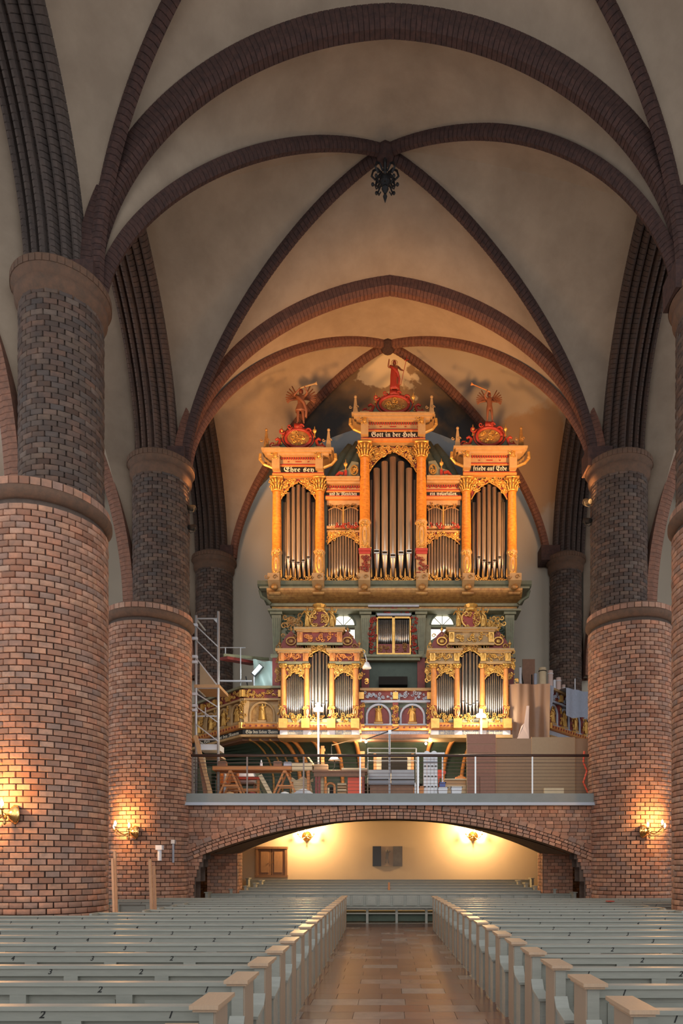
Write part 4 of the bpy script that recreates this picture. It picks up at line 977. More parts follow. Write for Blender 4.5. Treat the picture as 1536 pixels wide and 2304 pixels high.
# crests and pinnacles
crest(og, og, X(672), YO-.1, Z(1022), X(1140)-X(1010), .98, 5)
crest(og, og, X(1099), YO-.1, Z(1018), X(1140)-X(1010), .98, 6)
crest(og, og, X(887), YO-.15, Z(946), X(1150)-X(1000), .92, 7)
for px, py in ((601, 1020), (740, 1020), (1028, 1016), (1170, 1016), (800, 946), (970, 946)):
    c = MB(); obelisk(c, X(px), YO-.15, Z(py), .82); part('pinnacle', c, 'cream' if px in (740, 1028, 800, 970) else 'golddim', og)
for cx_, zz in ((785, 1080), (985, 1078)):
    s = 1 if cx_ < 884 else -1
    c = MB(); c.prism([(X(cx_)-s*.45, Z(zz)), (X(cx_)+s*.35, Z(zz)), (X(cx_)+s*.35, Z(zz)+.62), (X(cx_)+s*.1, Z(zz)+.66), (X(cx_)-s*.05, Z(zz)+.4), (X(cx_)-s*.35, Z(zz)+.3)][::s], YO-.05, YO+.05); part('side_crest', c, 'greenlight', og)
    c = MB(); c.tube([(X(cx_)+s*.2+cos(a)*.12, YO-.1, Z(zz)+.30+sin(a)*.17) for a in [2*PI*i/14 for i in range(15)]], .03, 6); carve(c, X(cx_)+s*.2-.06, X(cx_)+s*.2+.06, Z(zz)+.2, Z(zz)+.4, YO-.1, 6, cx_, .05, .018); urn(c, X(cx_)-s*.12, YO-.06, Z(zz)+.3, .42); part('side_medallion', c, 'gold', og)
    c = MB(); c.box(X(cx_)-s*.12-.05, YO-.1, Z(zz), X(cx_)-s*.12+.05, YO, Z(zz)+.3); c.tube([(X(cx_)-s*.5, YO-.08, Z(zz)+.05), (X(cx_)-s*.35, YO-.08, Z(zz)+.22), (X(cx_)-s*.2, YO-.08, Z(zz)+.18)], .06, 6); part('red_post', c, 'red', og)
# big bellows like curved flanks behind the centre tower
for s in (-1, 1):
    for q in range(3):
        mb = MB(); xc = X(884)+s*(1.28+.30*q); mb.tube([(xc-s*.25, YO+.9+.1*q, Z(960)-.05*q), (xc+s*.1, YO+.9, Z(1000)), (xc+s*.45, YO+.9, Z(1040)), (xc+s*.62, YO+.9, Z(1085))], .17, 8); part('flank_moulding', mb, 'green', og, True)
# impost cornice: moulded ledge and hollow cove
mb = MB(); prof = [(YO-.62, Z(1330)), (YO-.62, Z(1322)), (YO+1.2, Z(1322)), (YO+1.2, Z(1334)), (YO-.54, Z(1334))]
mb.prismx(prof, X(586), X(1188)); part('impost_cornice', mb, 'green', og)
part('impost_fillet', MB().box(X(590), YO-.58, Z(1338), X(1184), YO+1, Z(1334)), 'greenlight', og)
mb = MB(); pts = [(YO-.60+.55*(1-cos(a)), Z(1338)-.36*sin(a)) for a in [PI/2*i/8 for i in range(9)]]
mb.prismx(pts+[(YO+.9, Z(1362)), (YO+.9, Z(1338))], X(606), X(1168)); part('cove', mb, 'golddim', og)
mb = MB().box(X(608), YO-.12, Z(1366), X(1166), YO+.9, Z(1360)).box(X(604), YO-.2, Z(1378), X(1170), YO+.8, Z(1374)); part('lower_frieze_moulding', mb, 'greenlight', og)
part('lower_frieze', MB().box(X(612), YO-.05, Z(1376), X(1162), YO+.9, Z(1364)), 'golddim', og)
for s, x0, x1 in ((-1, 585, 612), (1, 1162, 1190)):   # scrolled side brackets of the impost
    mb = MB(); xa, xb = (X(612), X(588)) if s < 0 else (X(1162), X(1186))
    mb.tube([(xb, YO-.3, Z(1336)), (xb-s*.06, YO-.3, Z(1350)), (xa+s*.12, YO-.3, Z(1358)), (xa, YO-.3, Z(1366))], .06, 7); part('side_scroll', mb, 'green', og)
# lower case: walls with two arched openings, pilasters, centre cupboard of small pipes
yb = YO+.25
def zb(py): return Zz(py, yb)
def xb(px): return K(px, yb)
lo = MB()
zt, zbm = Z(1376), 6.55
WN = [(xb(772), zb(1407), .42), (xb(995), zb(1406), .42)]
xs_ = sorted([xb(622)]+[xb(1152)]+sum([[c-r+2*r*i/12 for i in range(13)] for c, z_, r in WN], []))
for a, b in zip(xs_, xs_[1:]):
    m_ = (a+b)/2; hole = None
    for c, z_, r in WN:
        if abs(m_-c) < r: hole = (c, z_, r)
    if hole:
        c, z_, r = hole; f = lambda q: z_+math.sqrt(max(0, r*r-(q-c)**2))
        lo.add([(a, yb, f(a)), (b, yb, f(b)), (b, yb, zt), (a, yb, zt)], [(0, 1, 2, 3)]); lo.box(a, yb, zbm, b, yb+.08, z_-.85)
    else: lo.box(a, yb, zbm, b, yb+.08, zt)
part('lower_case', lo, 'greenlight', og)
part('case_side', bars((X(616), YO+.3, zbm, X(622), YO+1.2, zt), (X(1152), YO+.3, zbm, X(1158), YO+1.2, zt)), 'green', og)
for c, z_, r in WN:
    w_ = MB(); w_.add([(c, yb+.14, z_)]+[(c+cos(PI*i/16)*r, yb+.14, z_+sin(PI*i/16)*r) for i in range(17)], [tuple([0]+list(range(1, 18)))[::-1]])
    w_.box(c-r, yb+.13, z_-.82, c+r, yb+.15, z_-.12)
    p = part('window_pane', w_, 'daypane', og)
    g = MB(); g.tube([(c+cos(PI*i/16)*(r+.02), yb-.02, z_+sin(PI*i/16)*(r+.02)) for i in range(17)], .03, 6); g.box(c-r, yb+.0, z_-.05, c+r, yb+.13, z_+.015)
    for a in (.25, .5, .75): g.bar((c, yb+.08, z_), (c+cos(PI*a)*r, yb+.08, z_+sin(PI*a)*r), .022)
    g.bar((c-r, yb+.08, z_-.6), (c+r*.6, yb+.08, z_-.15), .08, .05, (0, 1, 0)); g.box(c-r, yb+.05, z_-.85, c+r, yb+.13, z_-.55); part('window_bars', g, 'green', p, top=og)
for px in (622, 822, 947, 1146):
    mb = MB(); xw = X(px); mb.prism([(xw-.10, Z(1475)), (xw+.10, Z(1475)), (xw+.17, Z(1385)), (xw-.17, Z(1385))], YO-.06, YO+.3)
    mb.box(xw-.22, YO-.12, Z(1384), xw+.22, YO+.3, Z(1372)); mb.box(xw-.2, YO-.12, Z(1482), xw+.2, YO+.3, Z(1474)); p = part('pilaster', mb, 'greenlight', og)
    g = MB()
    for q in range(4): g.bar((xw-.07+.045*q, YO-.07, Z(1466)), (xw-.11+.075*q, YO-.07, Z(1392)), .014)
    part('fluting', g, 'green', p, top=og); part('plinth', MB().box(xw-.14, YO-.1, zbm, xw+.14, YO+.3, Z(1482)), 'darkred', og)
# centre
part('cupboard_frame', bars((X(832), YO-.02, Z(1478), X(845), YO+.3, Z(1368)), (X(926), YO-.02, Z(1478), X(938), YO+.3, Z(1368)), (X(832), YO-.02, Z(1384), X(938), YO+.3, Z(1366)), (X(832), YO-.02, Z(1480), X(938), YO+.3, Z(1474))), 'green', og)
part('cupboard_cornice', bars((X(828), YO-.14, Z(1368), X(942), YO+.3, Z(1364)), (X(848), YO-.1, Z(1387), X(924), YO+.3, Z(1382))), 'bluewhite', og)
c = MB(); carve(c, X(838), X(934), Z(1381), Z(1371), YO-.06, 16, 3, .06, .02); part('cupboard_carving', c, 'red', og)
for q in (838, 932):
    c = MB(); carve(c, X(q)-.08, X(q)+.08, Z(1470), Z(1390), YO-.06, 22, q, .07, .02); part('cupboard_side_carving', c, 'red', og)
part('cupboard_interior', MB().box(X(846), YO+.2, Z(1474), X(926), YO+.24, Z(1386)), 'void', og)
for a, b in ((850, 882), (888, 921)):
    d = part('cupboard_door', bars((X(a)-.05, YO-.04, Z(1473), X(a)-.0, YO+.0, Z(1390)), (X(b), YO-.04, Z(1473), X(b)+.05, YO, Z(1390)), (X(a), YO-.04, Z(1392), X(b), YO, Z(1388)), (X(a), YO-.04, Z(1474), X(b), YO, Z(1470))), 'gold', og)
    field(X(a), X(b), Z(1450), [.22, .2, .18, .17, .18, .2, .22], [1]*7, [Z(1394)]*7, name='small_pipe_field', y=YO+.1, m='tinbright')
    part('painted_door_panel', MB().box(X(a), YO+.0, Z(1470), X(b), YO+.02, Z(1449)), 'darkred', og); c = MB(); carve(c, X(a)+.03, X(b)-.03, Z(1468), Z(1451), YO-.01, 9, a, .06, .014); part('door_panel_carving', c, 'golddim', og)
part('case_ledge', bars((X(820), YO-.35, Z(1484), X(948), YO+.3, Z(1479)), (X(824), YO-.25, Z(1490), X(944), YO+.3, Z(1484))), 'greenlight', og)
part('console_wall', MB().box(X(822), YO+.05, zbm, X(946), YO+.25, Z(1490)), 'darkgreen', og)
part('music_desk', bars((X(852), YO-.35, Z(1546), X(916), YO+.05, Z(1528))), 'void', og)
part('carved_dark_foliage', (lambda c: (carve(c, xb(632), xb(700), zb(1440), zb(1388), yb-.03, 26, 1, .12, .03), carve(c, xb(1075), xb(1140), zb(1440), zb(1388), yb-.03, 26, 2, .12, .03), c)[-1])(MB()), 'darkgreen', og)  # dark green carved foliage at both sides of the lower case

# statues on top
def trumpet_l(t, H):
    obj('trumpet', MB().tube([Vector(p)*H for p in ((-.02, -.14, .90), (.12, -.18, .92), (.38, -.20, .98), (.42, -.20, .99))], .016*H, 7, taper=1.4).cyl(Vector((.40, -.2, .985))*H, Vector((.47, -.2, 1.0))*H, .016*H, .045*H, 10), 'cream', t)
def trumpet_r(t, H):
    obj('trumpet', MB().tube([Vector(p)*H for p in ((.0, -.14, .90), (-.15, -.18, .95), (-.55, -.2, 1.10))], .013*H, 7).cyl(Vector((-.55, -.2, 1.10))*H, Vector((-.62, -.2, 1.125))*H, .014*H, .05*H, 10), 'orange', t)
figure('angel_statue', 'carved brown angel with raised wings blowing a pale trumpet, on the left tower', 'statue', (X(677), YO-.1, Z(1022)+1.02), 1.32, [((-.17, -.10, .74), (-.02, -.16, .87)), ((.20, -.10, .80), (.14, -.18, .90))], wings=True, extra=trumpet_l, robe=(.15, .09, .36, .56), robe_m='brown', head_turn=1.)
figure('cherub_statue', 'carved brown cherub with short wings and a long thin trumpet, on the right tower', 'statue', (X(1100), YO-.1, Z(1018)+1.02), 1.12, [((-.18, -.10, .82), (-.10, -.18, .92)), ((.19, -.08, .66), (.12, -.14, .58))], wings=True, extra=trumpet_r, head_turn=-1.)
def banner(t, H):
    obj('cross_staff', MB().bar(Vector((.20, -.12, .12))*H, Vector((.40, -.12, 1.04))*H, .016*H).bar(Vector((.31, -.12, .90))*H, Vector((.45, -.12, .93))*H, .016*H), 'red', t)
figure('robed_statue', 'standing red-robed figure with raised hand and cross staff on the centre gable', 'statue', (X(887), YO-.15, Z(946)+.96), 1.14, [((-.20, -.05, .74), (-.17, -.10, .93)), ((.20, -.05, .66), (.27, -.12, .58))], robe=(.15, .11, .05, .70), robe_m='red', extra=banner, halo=True)

# ------------------------------------------------------------------ positive organs on the parapet
def positive(px0, label, bright, arms_m):
    Yp = 23.6; dx = px0
    def xx(px): return K(px+dx, Yp)
    def zz(py): return Zz(py, Yp)
    t = thing('positive_organ', label, 'organ', (xx(720), Yp, zz(1652)), group='small parapet organs')
    q = lambda mb: locy(t, mb)
    obj('case', q(bars((xx(636), Yp+.08, zz(1620), xx(696), Yp+.9, zz(1497)), (xx(694), Yp+.08, zz(1620), xx(746), Yp+.9, zz(1458)), (xx(744), Yp+.08, zz(1620), xx(806), Yp+.9, zz(1497)))), 'darkred', t)
    obj('case_interior', q(bars((xx(644), Yp+.04, zz(1618), xx(686), Yp+.1, zz(1500)), (xx(695), Yp+.04, zz(1618), xx(745), Yp+.1, zz(1462)), (xx(753), Yp+.04, zz(1618), xx(797), Yp+.1, zz(1500)))), 'void', t)
    for cx_ in (638, 690, 747, 800): column(t, t, xx(cx_), Yp-.08, zz(1620), zz(1590), zz(1506), zz(1496), .095, 'orange', seed=cx_)
    for a, b in ((644, 684), (754, 795)):
        field(xx(a), xx(b), zz(1612), [.40, .36, .30, .26, .22, .26, .30, .36, .40], [1]*9, [zz(1530), zz(1526), zz(1522), zz(1518), zz(1515), zz(1518), zz(1522), zz(1526), zz(1530)], y=Yp, m='tinbright', top=t)
        shade(t, t, xx(a)-.03, xx(b)+.03, zz(1497), zz(1530), zz(1512), Yp-.06, a, dens=1.6)
    field(xx(695), xx(744), zz(1612), [.52, .50, .42, .36, .42, .50, .52], [.7, 1, 1, 1.2, 1, 1, .7], [zz(1480), zz(1476), zz(1472), zz(1468), zz(1472), zz(1476), zz(1480)], y=Yp-.02, m='tinbright', top=t)
    shade(t, t, xx(692), xx(746), zz(1454), zz(1484), zz(1464), Yp-.1, 70, dens=1.6)
    for a, b in ((642, 686), (696, 743), (752, 797)):
        c = MB(); carve(c, xx(a), xx(b), zz(1619), zz(1612), Yp-.22, 12, a, .06, .018); carve(c, xx((a+b)/2)-.09, xx((a+b)/2)+.09, zz(1628), zz(1618), Yp-.22, 6, a+1, .06, .018); obj('foot_carving', q(c), 'gold', t)
    def ent(a, b, zt_, zb_, yy):
        e = obj('entablature', q(MB().box(xx(a), Yp-yy, zz(zb_), xx(b), Yp+.5, zz(zt_))), 'darkred' if not bright else 'cream', t)
        obj('cornice', q(bars((xx(a)-.12, Yp-yy-.2, zz(zt_+4), xx(b)+.12, Yp+.5, zz(zt_)), (xx(a)-.05, Yp-yy-.1, zz(zt_+8), xx(b)+.05, Yp+.5, zz(zt_+4)))), 'cream', e)
        obj('architrave', q(MB().box(xx(a)-.03, Yp-yy-.08, zz(zb_), xx(b)+.03, Yp+.5, zz(zb_-5))), 'greenlight' if not bright else 'cream', e)
        c = MB(); carve(c, xx(a)+.15, xx(b)-.15, zz(zb_-9), zz(zt_+12), Yp-yy-.03, 14, int(a+zt_), .08, .02)
        for v_ in (a+5, b-5): c.box(xx(v_)-.09, Yp-yy-.1, zz(zb_-6), xx(v_)+.09, Yp-yy, zz(zt_+9)); c.ball((xx(v_), Yp-yy-.1, zz((zt_+zb_)/2)), .06, .04, .12)
        obj('frieze_carving', q(c), 'gold' if bright else 'orange', e)
    ent(630, 694, 1465, 1497, .12); ent(743, 808, 1465, 1497, .12); ent(672, 770, 1420, 1457, .22)
    obj('swag', q((lambda c: (carve(c, xx(693), xx(745), zz(1462), zz(1455), Yp-.2, 10, 5, .07, .02), c)[-1])(MB())), 'golddim', t)
    for cx_ in (656, 782):     # small oval crests
        b = obj('crest', q(MB().prism([(xx(cx_)-.42, zz(1464)), (xx(cx_)+.42, zz(1464)), (xx(cx_)+.30, zz(1446)), (xx(cx_)+.16, zz(1432)), (xx(cx_), zz(1422)), (xx(cx_)-.16, zz(1432)), (xx(cx_)-.30, zz(1446))], Yp-.12, Yp-.04)), 'darkred', t)
        c = MB(); c.tube([(xx(cx_)+cos(a)*.16, Yp-.16, zz(1446)+sin(a)*.13) for a in [2*PI*i/14 for i in range(15)]], .03, 6); c.ball((xx(cx_), Yp-.15, zz(1446)), .09, .05, .08)
        for s in (-1, 1): curl(c, xx(cx_)+s*.33, Yp-.15, zz(1458), .10, s, 0, .025); curl(c, xx(cx_)+s*.2, Yp-.15, zz(1434), .08, -s, 0, .022); urn(c, xx(cx_)+s*.40, Yp-.1, zz(1463), .34)
        urn(c, xx(cx_), Yp-.1, zz(1430), .32); obj('crest_carving', q(c), 'gold' if bright else 'golddim', b)
    # coat of arms held by two small figures
    s_ = obj('coat_of_arms', q(MB().prism([(xx(702), zz(1414)), (xx(709), zz(1418)), (xx(720), zz(1421)), (xx(731), zz(1418)), (xx(738), zz(1414)), (xx(741), zz(1398)), (xx(738), zz(1384)), (xx(702), zz(1384)), (xx(699), zz(1398))], Yp-.3, Yp-.2)), arms_m, t)
    c = MB(); c.tube([(xx(720)+cos(a)*.32, Yp-.3, zz(1400)+sin(a)*.30) for a in [2*PI*i/18 for i in range(19)]], .035, 6); carve(c, xx(700), xx(740), zz(1418), zz(1386), Yp-.33, 14, dx+4, .08, .022)
    c.lathe([(.20, 0), (.22, .05), (.17, .1), (.24, .2), (.1, .22)], (xx(720), Yp-.25, zz(1382)), 10); obj('arms_carving', q(c), 'gold', s_)
    for k, s in enumerate((-1, 1)):
        figure('supporter_figure', '', '', (xx(720)+s*.42, Yp-.2, zz(1420)), .78, [((-.18, -.08, .68), (-.22, -.12, .6)), ((.18, -.08, .68), (.22, -.12, .82))], skin='gold', parent=(t, t), robe=(.12, .08, .1, .5), robe_m='gold')
    c = MB()
    s = 1 if bright else -1; carve(c, xx(720)+s*.85-.25, xx(720)+s*.85+.25, zz(1420), zz(1392), Yp-.15, 14, dx+s, .12, .03)
    obj('arms_foliage', q(c), 'gold' if bright else 'golddim', t)
    for s, e0 in ((-1, 634), (1, 806)):   # carved ears at both flanks
        c = MB(); carve(c, xx(e0)+(s*.14)-.1, xx(e0)+s*.14+.1, zz(1530), zz(1470), Yp+.02, 12, e0, .10, .025); obj('side_ear', q(c), 'gold' if s > 0 or bright else 'golddim', t)
    # base: torus moulding with diamonds, text strip, ledge
    b = obj('base', q(bars((xx(634), Yp-.2, zz(1630), xx(806), Yp+.6, zz(1620)))), 'greenlight', t)
    r = MB(); pr_ = [(Yp-.22-.14*sin(a), zz(1637)+.13*cos(a)) for a in [PI*i/8 for i in range(9)]]; r.prismx(pr_+[(Yp+.4, zz(1645)), (Yp+.4, zz(1629))], xx(628), xx(812)); obj('torus_moulding', q(r), 'orange', b)
    d = MB()
    for i in range(22):
        xq = xx(634)+(xx(806)-xx(634))*(i+.5)/22; d.prism([(xq-.035, zz(1637)), (xq, zz(1637)-.03), (xq+.035, zz(1637)), (xq, zz(1637)+.03)], Yp-.375, Yp-.35)
    obj('diamonds', q(d), 'darkred', b)
    k = MB()
    for cx_ in (640, 690, 747, 800): k.box(xx(cx_)-.14, Yp-.42, zz(1643), xx(cx_)+.14, Yp-.1, zz(1622))
    obj('base_blocks', q(k), 'gold', b)
    obj('text_strip', q(MB().box(xx(632), Yp-.20, zz(1657), xx(808), Yp+.4, zz(1645))), 'greycab', b)
    w_ = MB()
    for cx_ in (640, 692, 746, 800): w_.box(xx(cx_)-.13, Yp-.22, zz(1656), xx(cx_)+.13, Yp-.2, zz(1646))
    obj('strip_tablets', q(w_), 'alu', b)
    tx = [('und Pfeiffen', 652, 684), ('hallen', 704, 738), ('hellen Cimbeln', 754, 794)] if bright else [('Gerade herbei', 648, 684), ('Loben wir', 700, 738), ('Gott Vater', 756, 790)]
    for s, a, c_ in tx: lettering(b, t, s, xx(a), xx(c_), zz(1651), Yp-.21, .17, 'white')
    obj('ledge', q(bars((xx(628), Yp-.32, zz(1664), xx(812), Yp+.5, zz(1657)))), 'cream', b)
    return t
positive(0, 'left small gilt organ on the parapet with darker carving and silver pipes', False, 'darkred')
positive(337, 'right small gilt organ on the parapet, brighter gold, with red coat of arms', True, 'red')

# ------------------------------------------------------------------ organ gallery with figure parapet
gl = thing('organ_gallery', 'carved gilt gallery parapet with arched niches holding figures', 'balcony', (0, 24.2, 6.3))
yc_ = 24.2
flo = MB(); flo.add([(K(545, 24), 24.0, 6.30), (K(1230, 24), 24.0, 6.30), (7.9, 26.9, 6.30), (7.9, 28.4, 6.30), (-7.8, 28.4, 6.30), (-7.8, 26.8, 6.30), (K(545, 24), 24.0, 6.52), (K(1230, 24), 24.0, 6.52), (7.9, 26.9, 6.52), (7.9, 28.4, 6.52), (-7.8, 28.4, 6.52), (-7.8, 26.8, 6.52)],
    [(5, 4, 3, 2, 1, 0), (6, 7, 8, 9, 10, 11)]+[(i, (i+1) % 6, (i+1) % 6+6, i+6) for i in range(6)])
part('gallery_deck', flo, 'brownwood', gl)
def parapet(a, b, n, tint, arm=True, texts=(), blank=False):
    """one straight run of parapet from a to b (x,y); niches with figures"""
    ax, ay = a; bx, by = b; L_ = math.hypot(bx-ax, by-ay); ang = math.atan2(by-ay, bx-ax); m = Matrix.Translation((ax, ay, 0)) @ Matrix.Rotation(ang, 4, 'Z')
    def tr(mb): mb.v = [tuple(m @ Vector(p)) for p in mb.v]; return mb
    z0, z1 = 6.50, 8.08
    frame = obj('parapet_run', locy(gl, tr(bars((0, 0.12, z0, L_, .22, z1)))), 'green' if tint == 'cool' else 'cream', gl)
    q = lambda name, mb, mt, sm=False, p=None: obj(name, locy(gl, tr(mb)), mt, p or frame, sm)
    q('top_rail', bars((-.05, -.12, z1, L_+.05, .3, z1+.08)), 'cream' if tint == 'cool' else 'greenlight')
    q('upper_frieze', bars((0, .02, z1-.33, L_, .2, z1)), 'darkred')
    c = MB(); carve(c, .05, L_-.05, z1-.27, z1-.08, -.01, int(L_*17), int(L_*10)+3, .06, .018); q('frieze_carving', c, 'bluewhite' if tint == 'cool' else 'gold')
    q('moulding', bars((-.02, -.06, z1-.41, L_+.02, .2, z1-.34), (-.02, -.02, z0+.36, L_+.02, .2, z0+.42)), 'bluewhite' if tint == 'cool' else 'cream')
    wn = L_/n
    for i in range(n):
        cx_ = wn*(i+.5); hw = min(.42, wn*.36); zs = z0+.42; zc = z1-.42-hw-.05
        q('niche', bars((cx_-hw, .10, zs, cx_+hw, .121, zc+hw*.75)), 'golddim' if tint == 'warm' else 'darkred')
        ar = MB(); pts = [(cx_-hw, .04, zs)]+[(cx_-cos(a)*hw, .04, zc+sin(a)*hw) for a in [PI*j/12 for j in range(13)]]+[(cx_+hw, .04, zs)]; ar.tube(pts, .045, 6); q('niche_arch', ar, 'bluewhite' if tint == 'cool' else 'cream')
        H = (zc+hw-zs)*.95; p = m @ Vector((cx_, .06, zs+.04))
        pose = [[((-.17, -.06, .70), (-.08, -.13, .62)), ((.2, -.03, .78), (.16, -.08, .92))], [((-.19, -.03, .64), (-.24, -.06, .5)), ((.17, -.07, .68), (.06, -.13, .66))]][i % 2]
        figure('niche_figure', '', '', tuple(p), H, pose, skin='gold', parent=(frame, gl), robe=(.21, .14, .04, .74), robe_m='gold', yaw=ang)
        q('figure_plinth', bars((cx_-.16, -.03, zs-.02, cx_+.16, .1, zs+.06)), 'cream')
    for i in range(n+1):
        x = wn*i; q('pier', bars((x-.10, -.02, z0+.4, x+.10, .2, z1-.34)), 'darkred' if tint == 'cool' else 'cream'); c = MB(); carve(c, x-.07, x+.07, z0+.5, z1-.45, -.05, 11, i+int(L_*7), .06, .017); c.box(x-.09, -.1, z1-.3, x+.09, .05, z1-.06); c.box(x-.11, -.14, z0+.18, x+.11, .05, z0+.38); q('pier_carving', c, 'gold')
    r = MB(); pr_ = [(-.02-.14*sin(a), z0+.26+.10*cos(a)) for a in [PI*j/8 for j in range(9)]]; r.prismx(pr_+[(.2, z0+.16), (.2, z0+.36)], 0, L_); q('torus_moulding', r, 'orange')
    d = MB()
    for i in range(int(L_/.2)):
        xq = .1+i*.2; d.prism([(xq-.04, z0+.26), (xq, z0+.22), (xq+.04, z0+.26), (xq, z0+.30)], -.175, -.15)
    q('diamonds', d, 'darkred')
    q('text_strip', bars((0, -.04, z0-.03, L_, .2, z0+.15)), 'bluewhite' if tint == 'cool' else 'black'); q('ledge', bars((-.03, -.14, z0-.12, L_+.03, .2, z0-.04)), 'cream')
    for s, u, v_ in texts:
        c = bpy.data.curves.new('inscription', 'FONT'); c.body = fraktur(s); c.size = .16; c.extrude = .003; c.align_y = 'CENTER'; o = ob('inscription', textmesh(c, 'white' if tint != 'cool' else 'alu'), frame); wd = max(.01, max([v.co.x for v in o.data.vertices] or [1])); p = m @ Vector((u*L_, -.05, z0+.06)); l = gl.location; o.location = (p.x-l.x, p.y-l.y, p.z-l.z); o.rotation_euler = (PI/2, 0, ang); o.scale = ((v_-u)*L_/wd, 1, 1)
    return frame
Yq = 24.15
parapet((K(813, Yq), Yq), (K(966, Yq), Yq), 2, 'cool', texts=(('Pfalmis und Singet', .55, .95), ('lobet den Herrn', .05, .4)))
parapet((K(546, 23.85), 23.85), (K(632, 23.85), 23.85), 1, 'warm', texts=(('Sihe den lieben Vatern', .08, .92),))
parapet((-7.7, 26.6), (K(546, 23.85), 23.85), 4, 'warm', texts=(('Lobet den Namen', .5, .95), ('Herrn Gott', .1, .4)))
parapet((K(1232, 23.9), 23.9), (7.9, 26.7), 4, 'cool')
parapet((K(1150, 23.9), 23.9), (K(1232, 23.9), 23.9), 1, 'cool')
# coved underside with curved ribs and two carved posts
cv = MB(); n = 12
for i in range(n):
    a0, a1 = PI/2*i/n, PI/2*(i+1)/n
    def cp(a, xo, yo): return (xo*(1-.12*sin(a)), yo+1.6*sin(a)**1.0*1.0, 6.34-1.35*(1-cos(a)))
    A, B = K(546, 23.9), K(1232, 23.9)
    cv.add([cp(a0, A, 23.95), cp(a0, B, 23.95), cp(a1, B, 23.95), cp(a1, A, 23.95)], [(0, 3, 2, 1)])
    cv.add([(-7.7, 26.6, 6.34-1.35*(1-cos(a0))), (A*(1-.12*sin(a0)), 23.95+1.6*sin(a0), 6.34-1.35*(1-cos(a0))), (A*(1-.12*sin(a1)), 23.95+1.6*sin(a1), 6.34-1.35*(1-cos(a1))), (-7.2, 26.9, 6.34-1.35*(1-cos(a1)))], [(0, 3, 2, 1)])
part('coved_underside', cv, 'darkgreen', gl)
part('understorey_wall', bars((-6.6, 25.6, 4.14, -1.0, 25.75, 5.1), (1.2, 25.6, 4.14, 6.6, 25.75, 5.1)), 'darkgreen', gl)
for px in (560, 584, 606, 632, 655, 700, 748, 797, 972, 1022, 1072):
    x = K(px, 23.9); pts = [(x*(1-.12*sin(a)), 23.9+1.6*sin(a), 6.32-1.35*(1-cos(a))) for a in [PI/2*i/10 for i in range(11)]]+[(x*.88, 25.5, 4.14)]
    part('curved_rib', MB().tube(pts, .075 if px > 610 else .04, 6), 'orange' if px > 610 else 'golddim', gl, True)
for px in (815, 960): part('post', MB().box(K(px, 25)-.09, 24.9, 4.14, K(px, 25)+.09, 25.1, 6.34), 'orange', gl)
part('doorway_panel', bars((K(845, 25), 25.05, 4.14, K(926, 25), 25.1, 6.2)), 'palewood', gl)
part('doorway_frame', bars((K(840, 25), 25.0, 4.14, K(846, 25), 25.1, 6.3), (K(925, 25), 25.0, 4.14, K(931, 25), 25.1, 6.3)), 'orange', gl)
part('doorway_grille', bars((K(858, 25), 25.0, Zz(1738, 25), K(916, 25), 25.04, Zz(1704, 25))), 'void', gl)
#==PART4==
# ------------------------------------------------------------------ workshop on the gallery
GZ = 4.142
def up(x, y, z): return (x, y, z)
def trestle(px0, px1, pyt, Y, label, m='orangewood', d=.7, w=.06):
    xa, xb_ = K(px0, Y), K(px1, Y); xc = (xa+xb_)/2; zt = Zz(pyt, Y)
    t = thing('sawhorse', label, 'trestle', (xc, Y+d/2, GZ), group='orange sawhorses on the gallery')
    part('top_beam', MB().box(xc-.05, Y, zt-.08, xc+.05, Y+d, zt), m, t)
    for yy in (Y+.06, Y+d-.06):
        for xe in (xa, xb_): part('leg', MB().bar((xe, yy, GZ+.002), (xc+(xe-xc)*.08, yy, zt-.03), w, .05, (0, 1, 0)), m, t)
        part('cross_rail', MB().bar((xc+(xa-xc)*.6, yy, GZ+(zt-GZ)*.42), (xc+(xb_-xc)*.6, yy, GZ+(zt-GZ)*.42), .05, .03, (0, 1, 0)), m, t)
    return t
# left bench
Y = 22.2
ztr = Zz(1733, Y)
trestle(490, 545, 1733, Y, 'orange wooden sawhorse under the left end of the long board'); trestle(612, 668, 1733, Y, 'orange wooden sawhorse under the right end of the long board')
t = thing('long_board', 'long orange wooden board lying across two sawhorses', 'board', (K(580, Y), Y+.35, ztr))
part('plank', MB().box(K(478, Y), Y-.02, ztr, K(655, Y), Y+.36, ztr+.14), 'orangewood', t); part('plank', MB().box(K(476, Y), Y+.38, ztr, K(648, Y), Y+.72, ztr+.13), 'wood', t)
t = thing('beam_stack', 'two pale planed beams stacked at the right end of the long board', 'beam', (K(670, Y), Y+.35, ztr))
for i in range(2): part('beam', MB().box(K(656, Y), Y+.02, ztr+.0+i*.13, K(702, Y), Y+.3, ztr+.12+i*.13), 'palewood', t)
part('support_post', MB().box(K(690, Y), Y+.05, GZ, K(696, Y), Y+.2, ztr), 'orangewood', t)
t = thing('bench_end_cabinet', 'upright orange wooden cabinet side at the left end of the workbench', 'cabinet', (K(485, Y), Y+.9, GZ))
part('side', MB().box(K(473, Y), Y+.8, GZ, K(482, Y), Y+1.2, Zz(1724, Y)), 'orangewood', t); part('back', MB().box(K(482, Y), Y+1.1, GZ, K(520, Y), Y+1.2, Zz(1724, Y)), 'orangewood', t); part('shelf', MB().box(K(482, Y), Y+.8, Zz(1760, Y), K(520, Y), Y+1.1, Zz(1756, Y)), 'orangewood', t)
tag(obj('white_tube', MB().cyl((K(490, Y), Y+.95, GZ), (K(490, Y), Y+.95, Zz(1732, Y)), .05), 'alu'), 'white tube standing in the orange cabinet', 'tube')
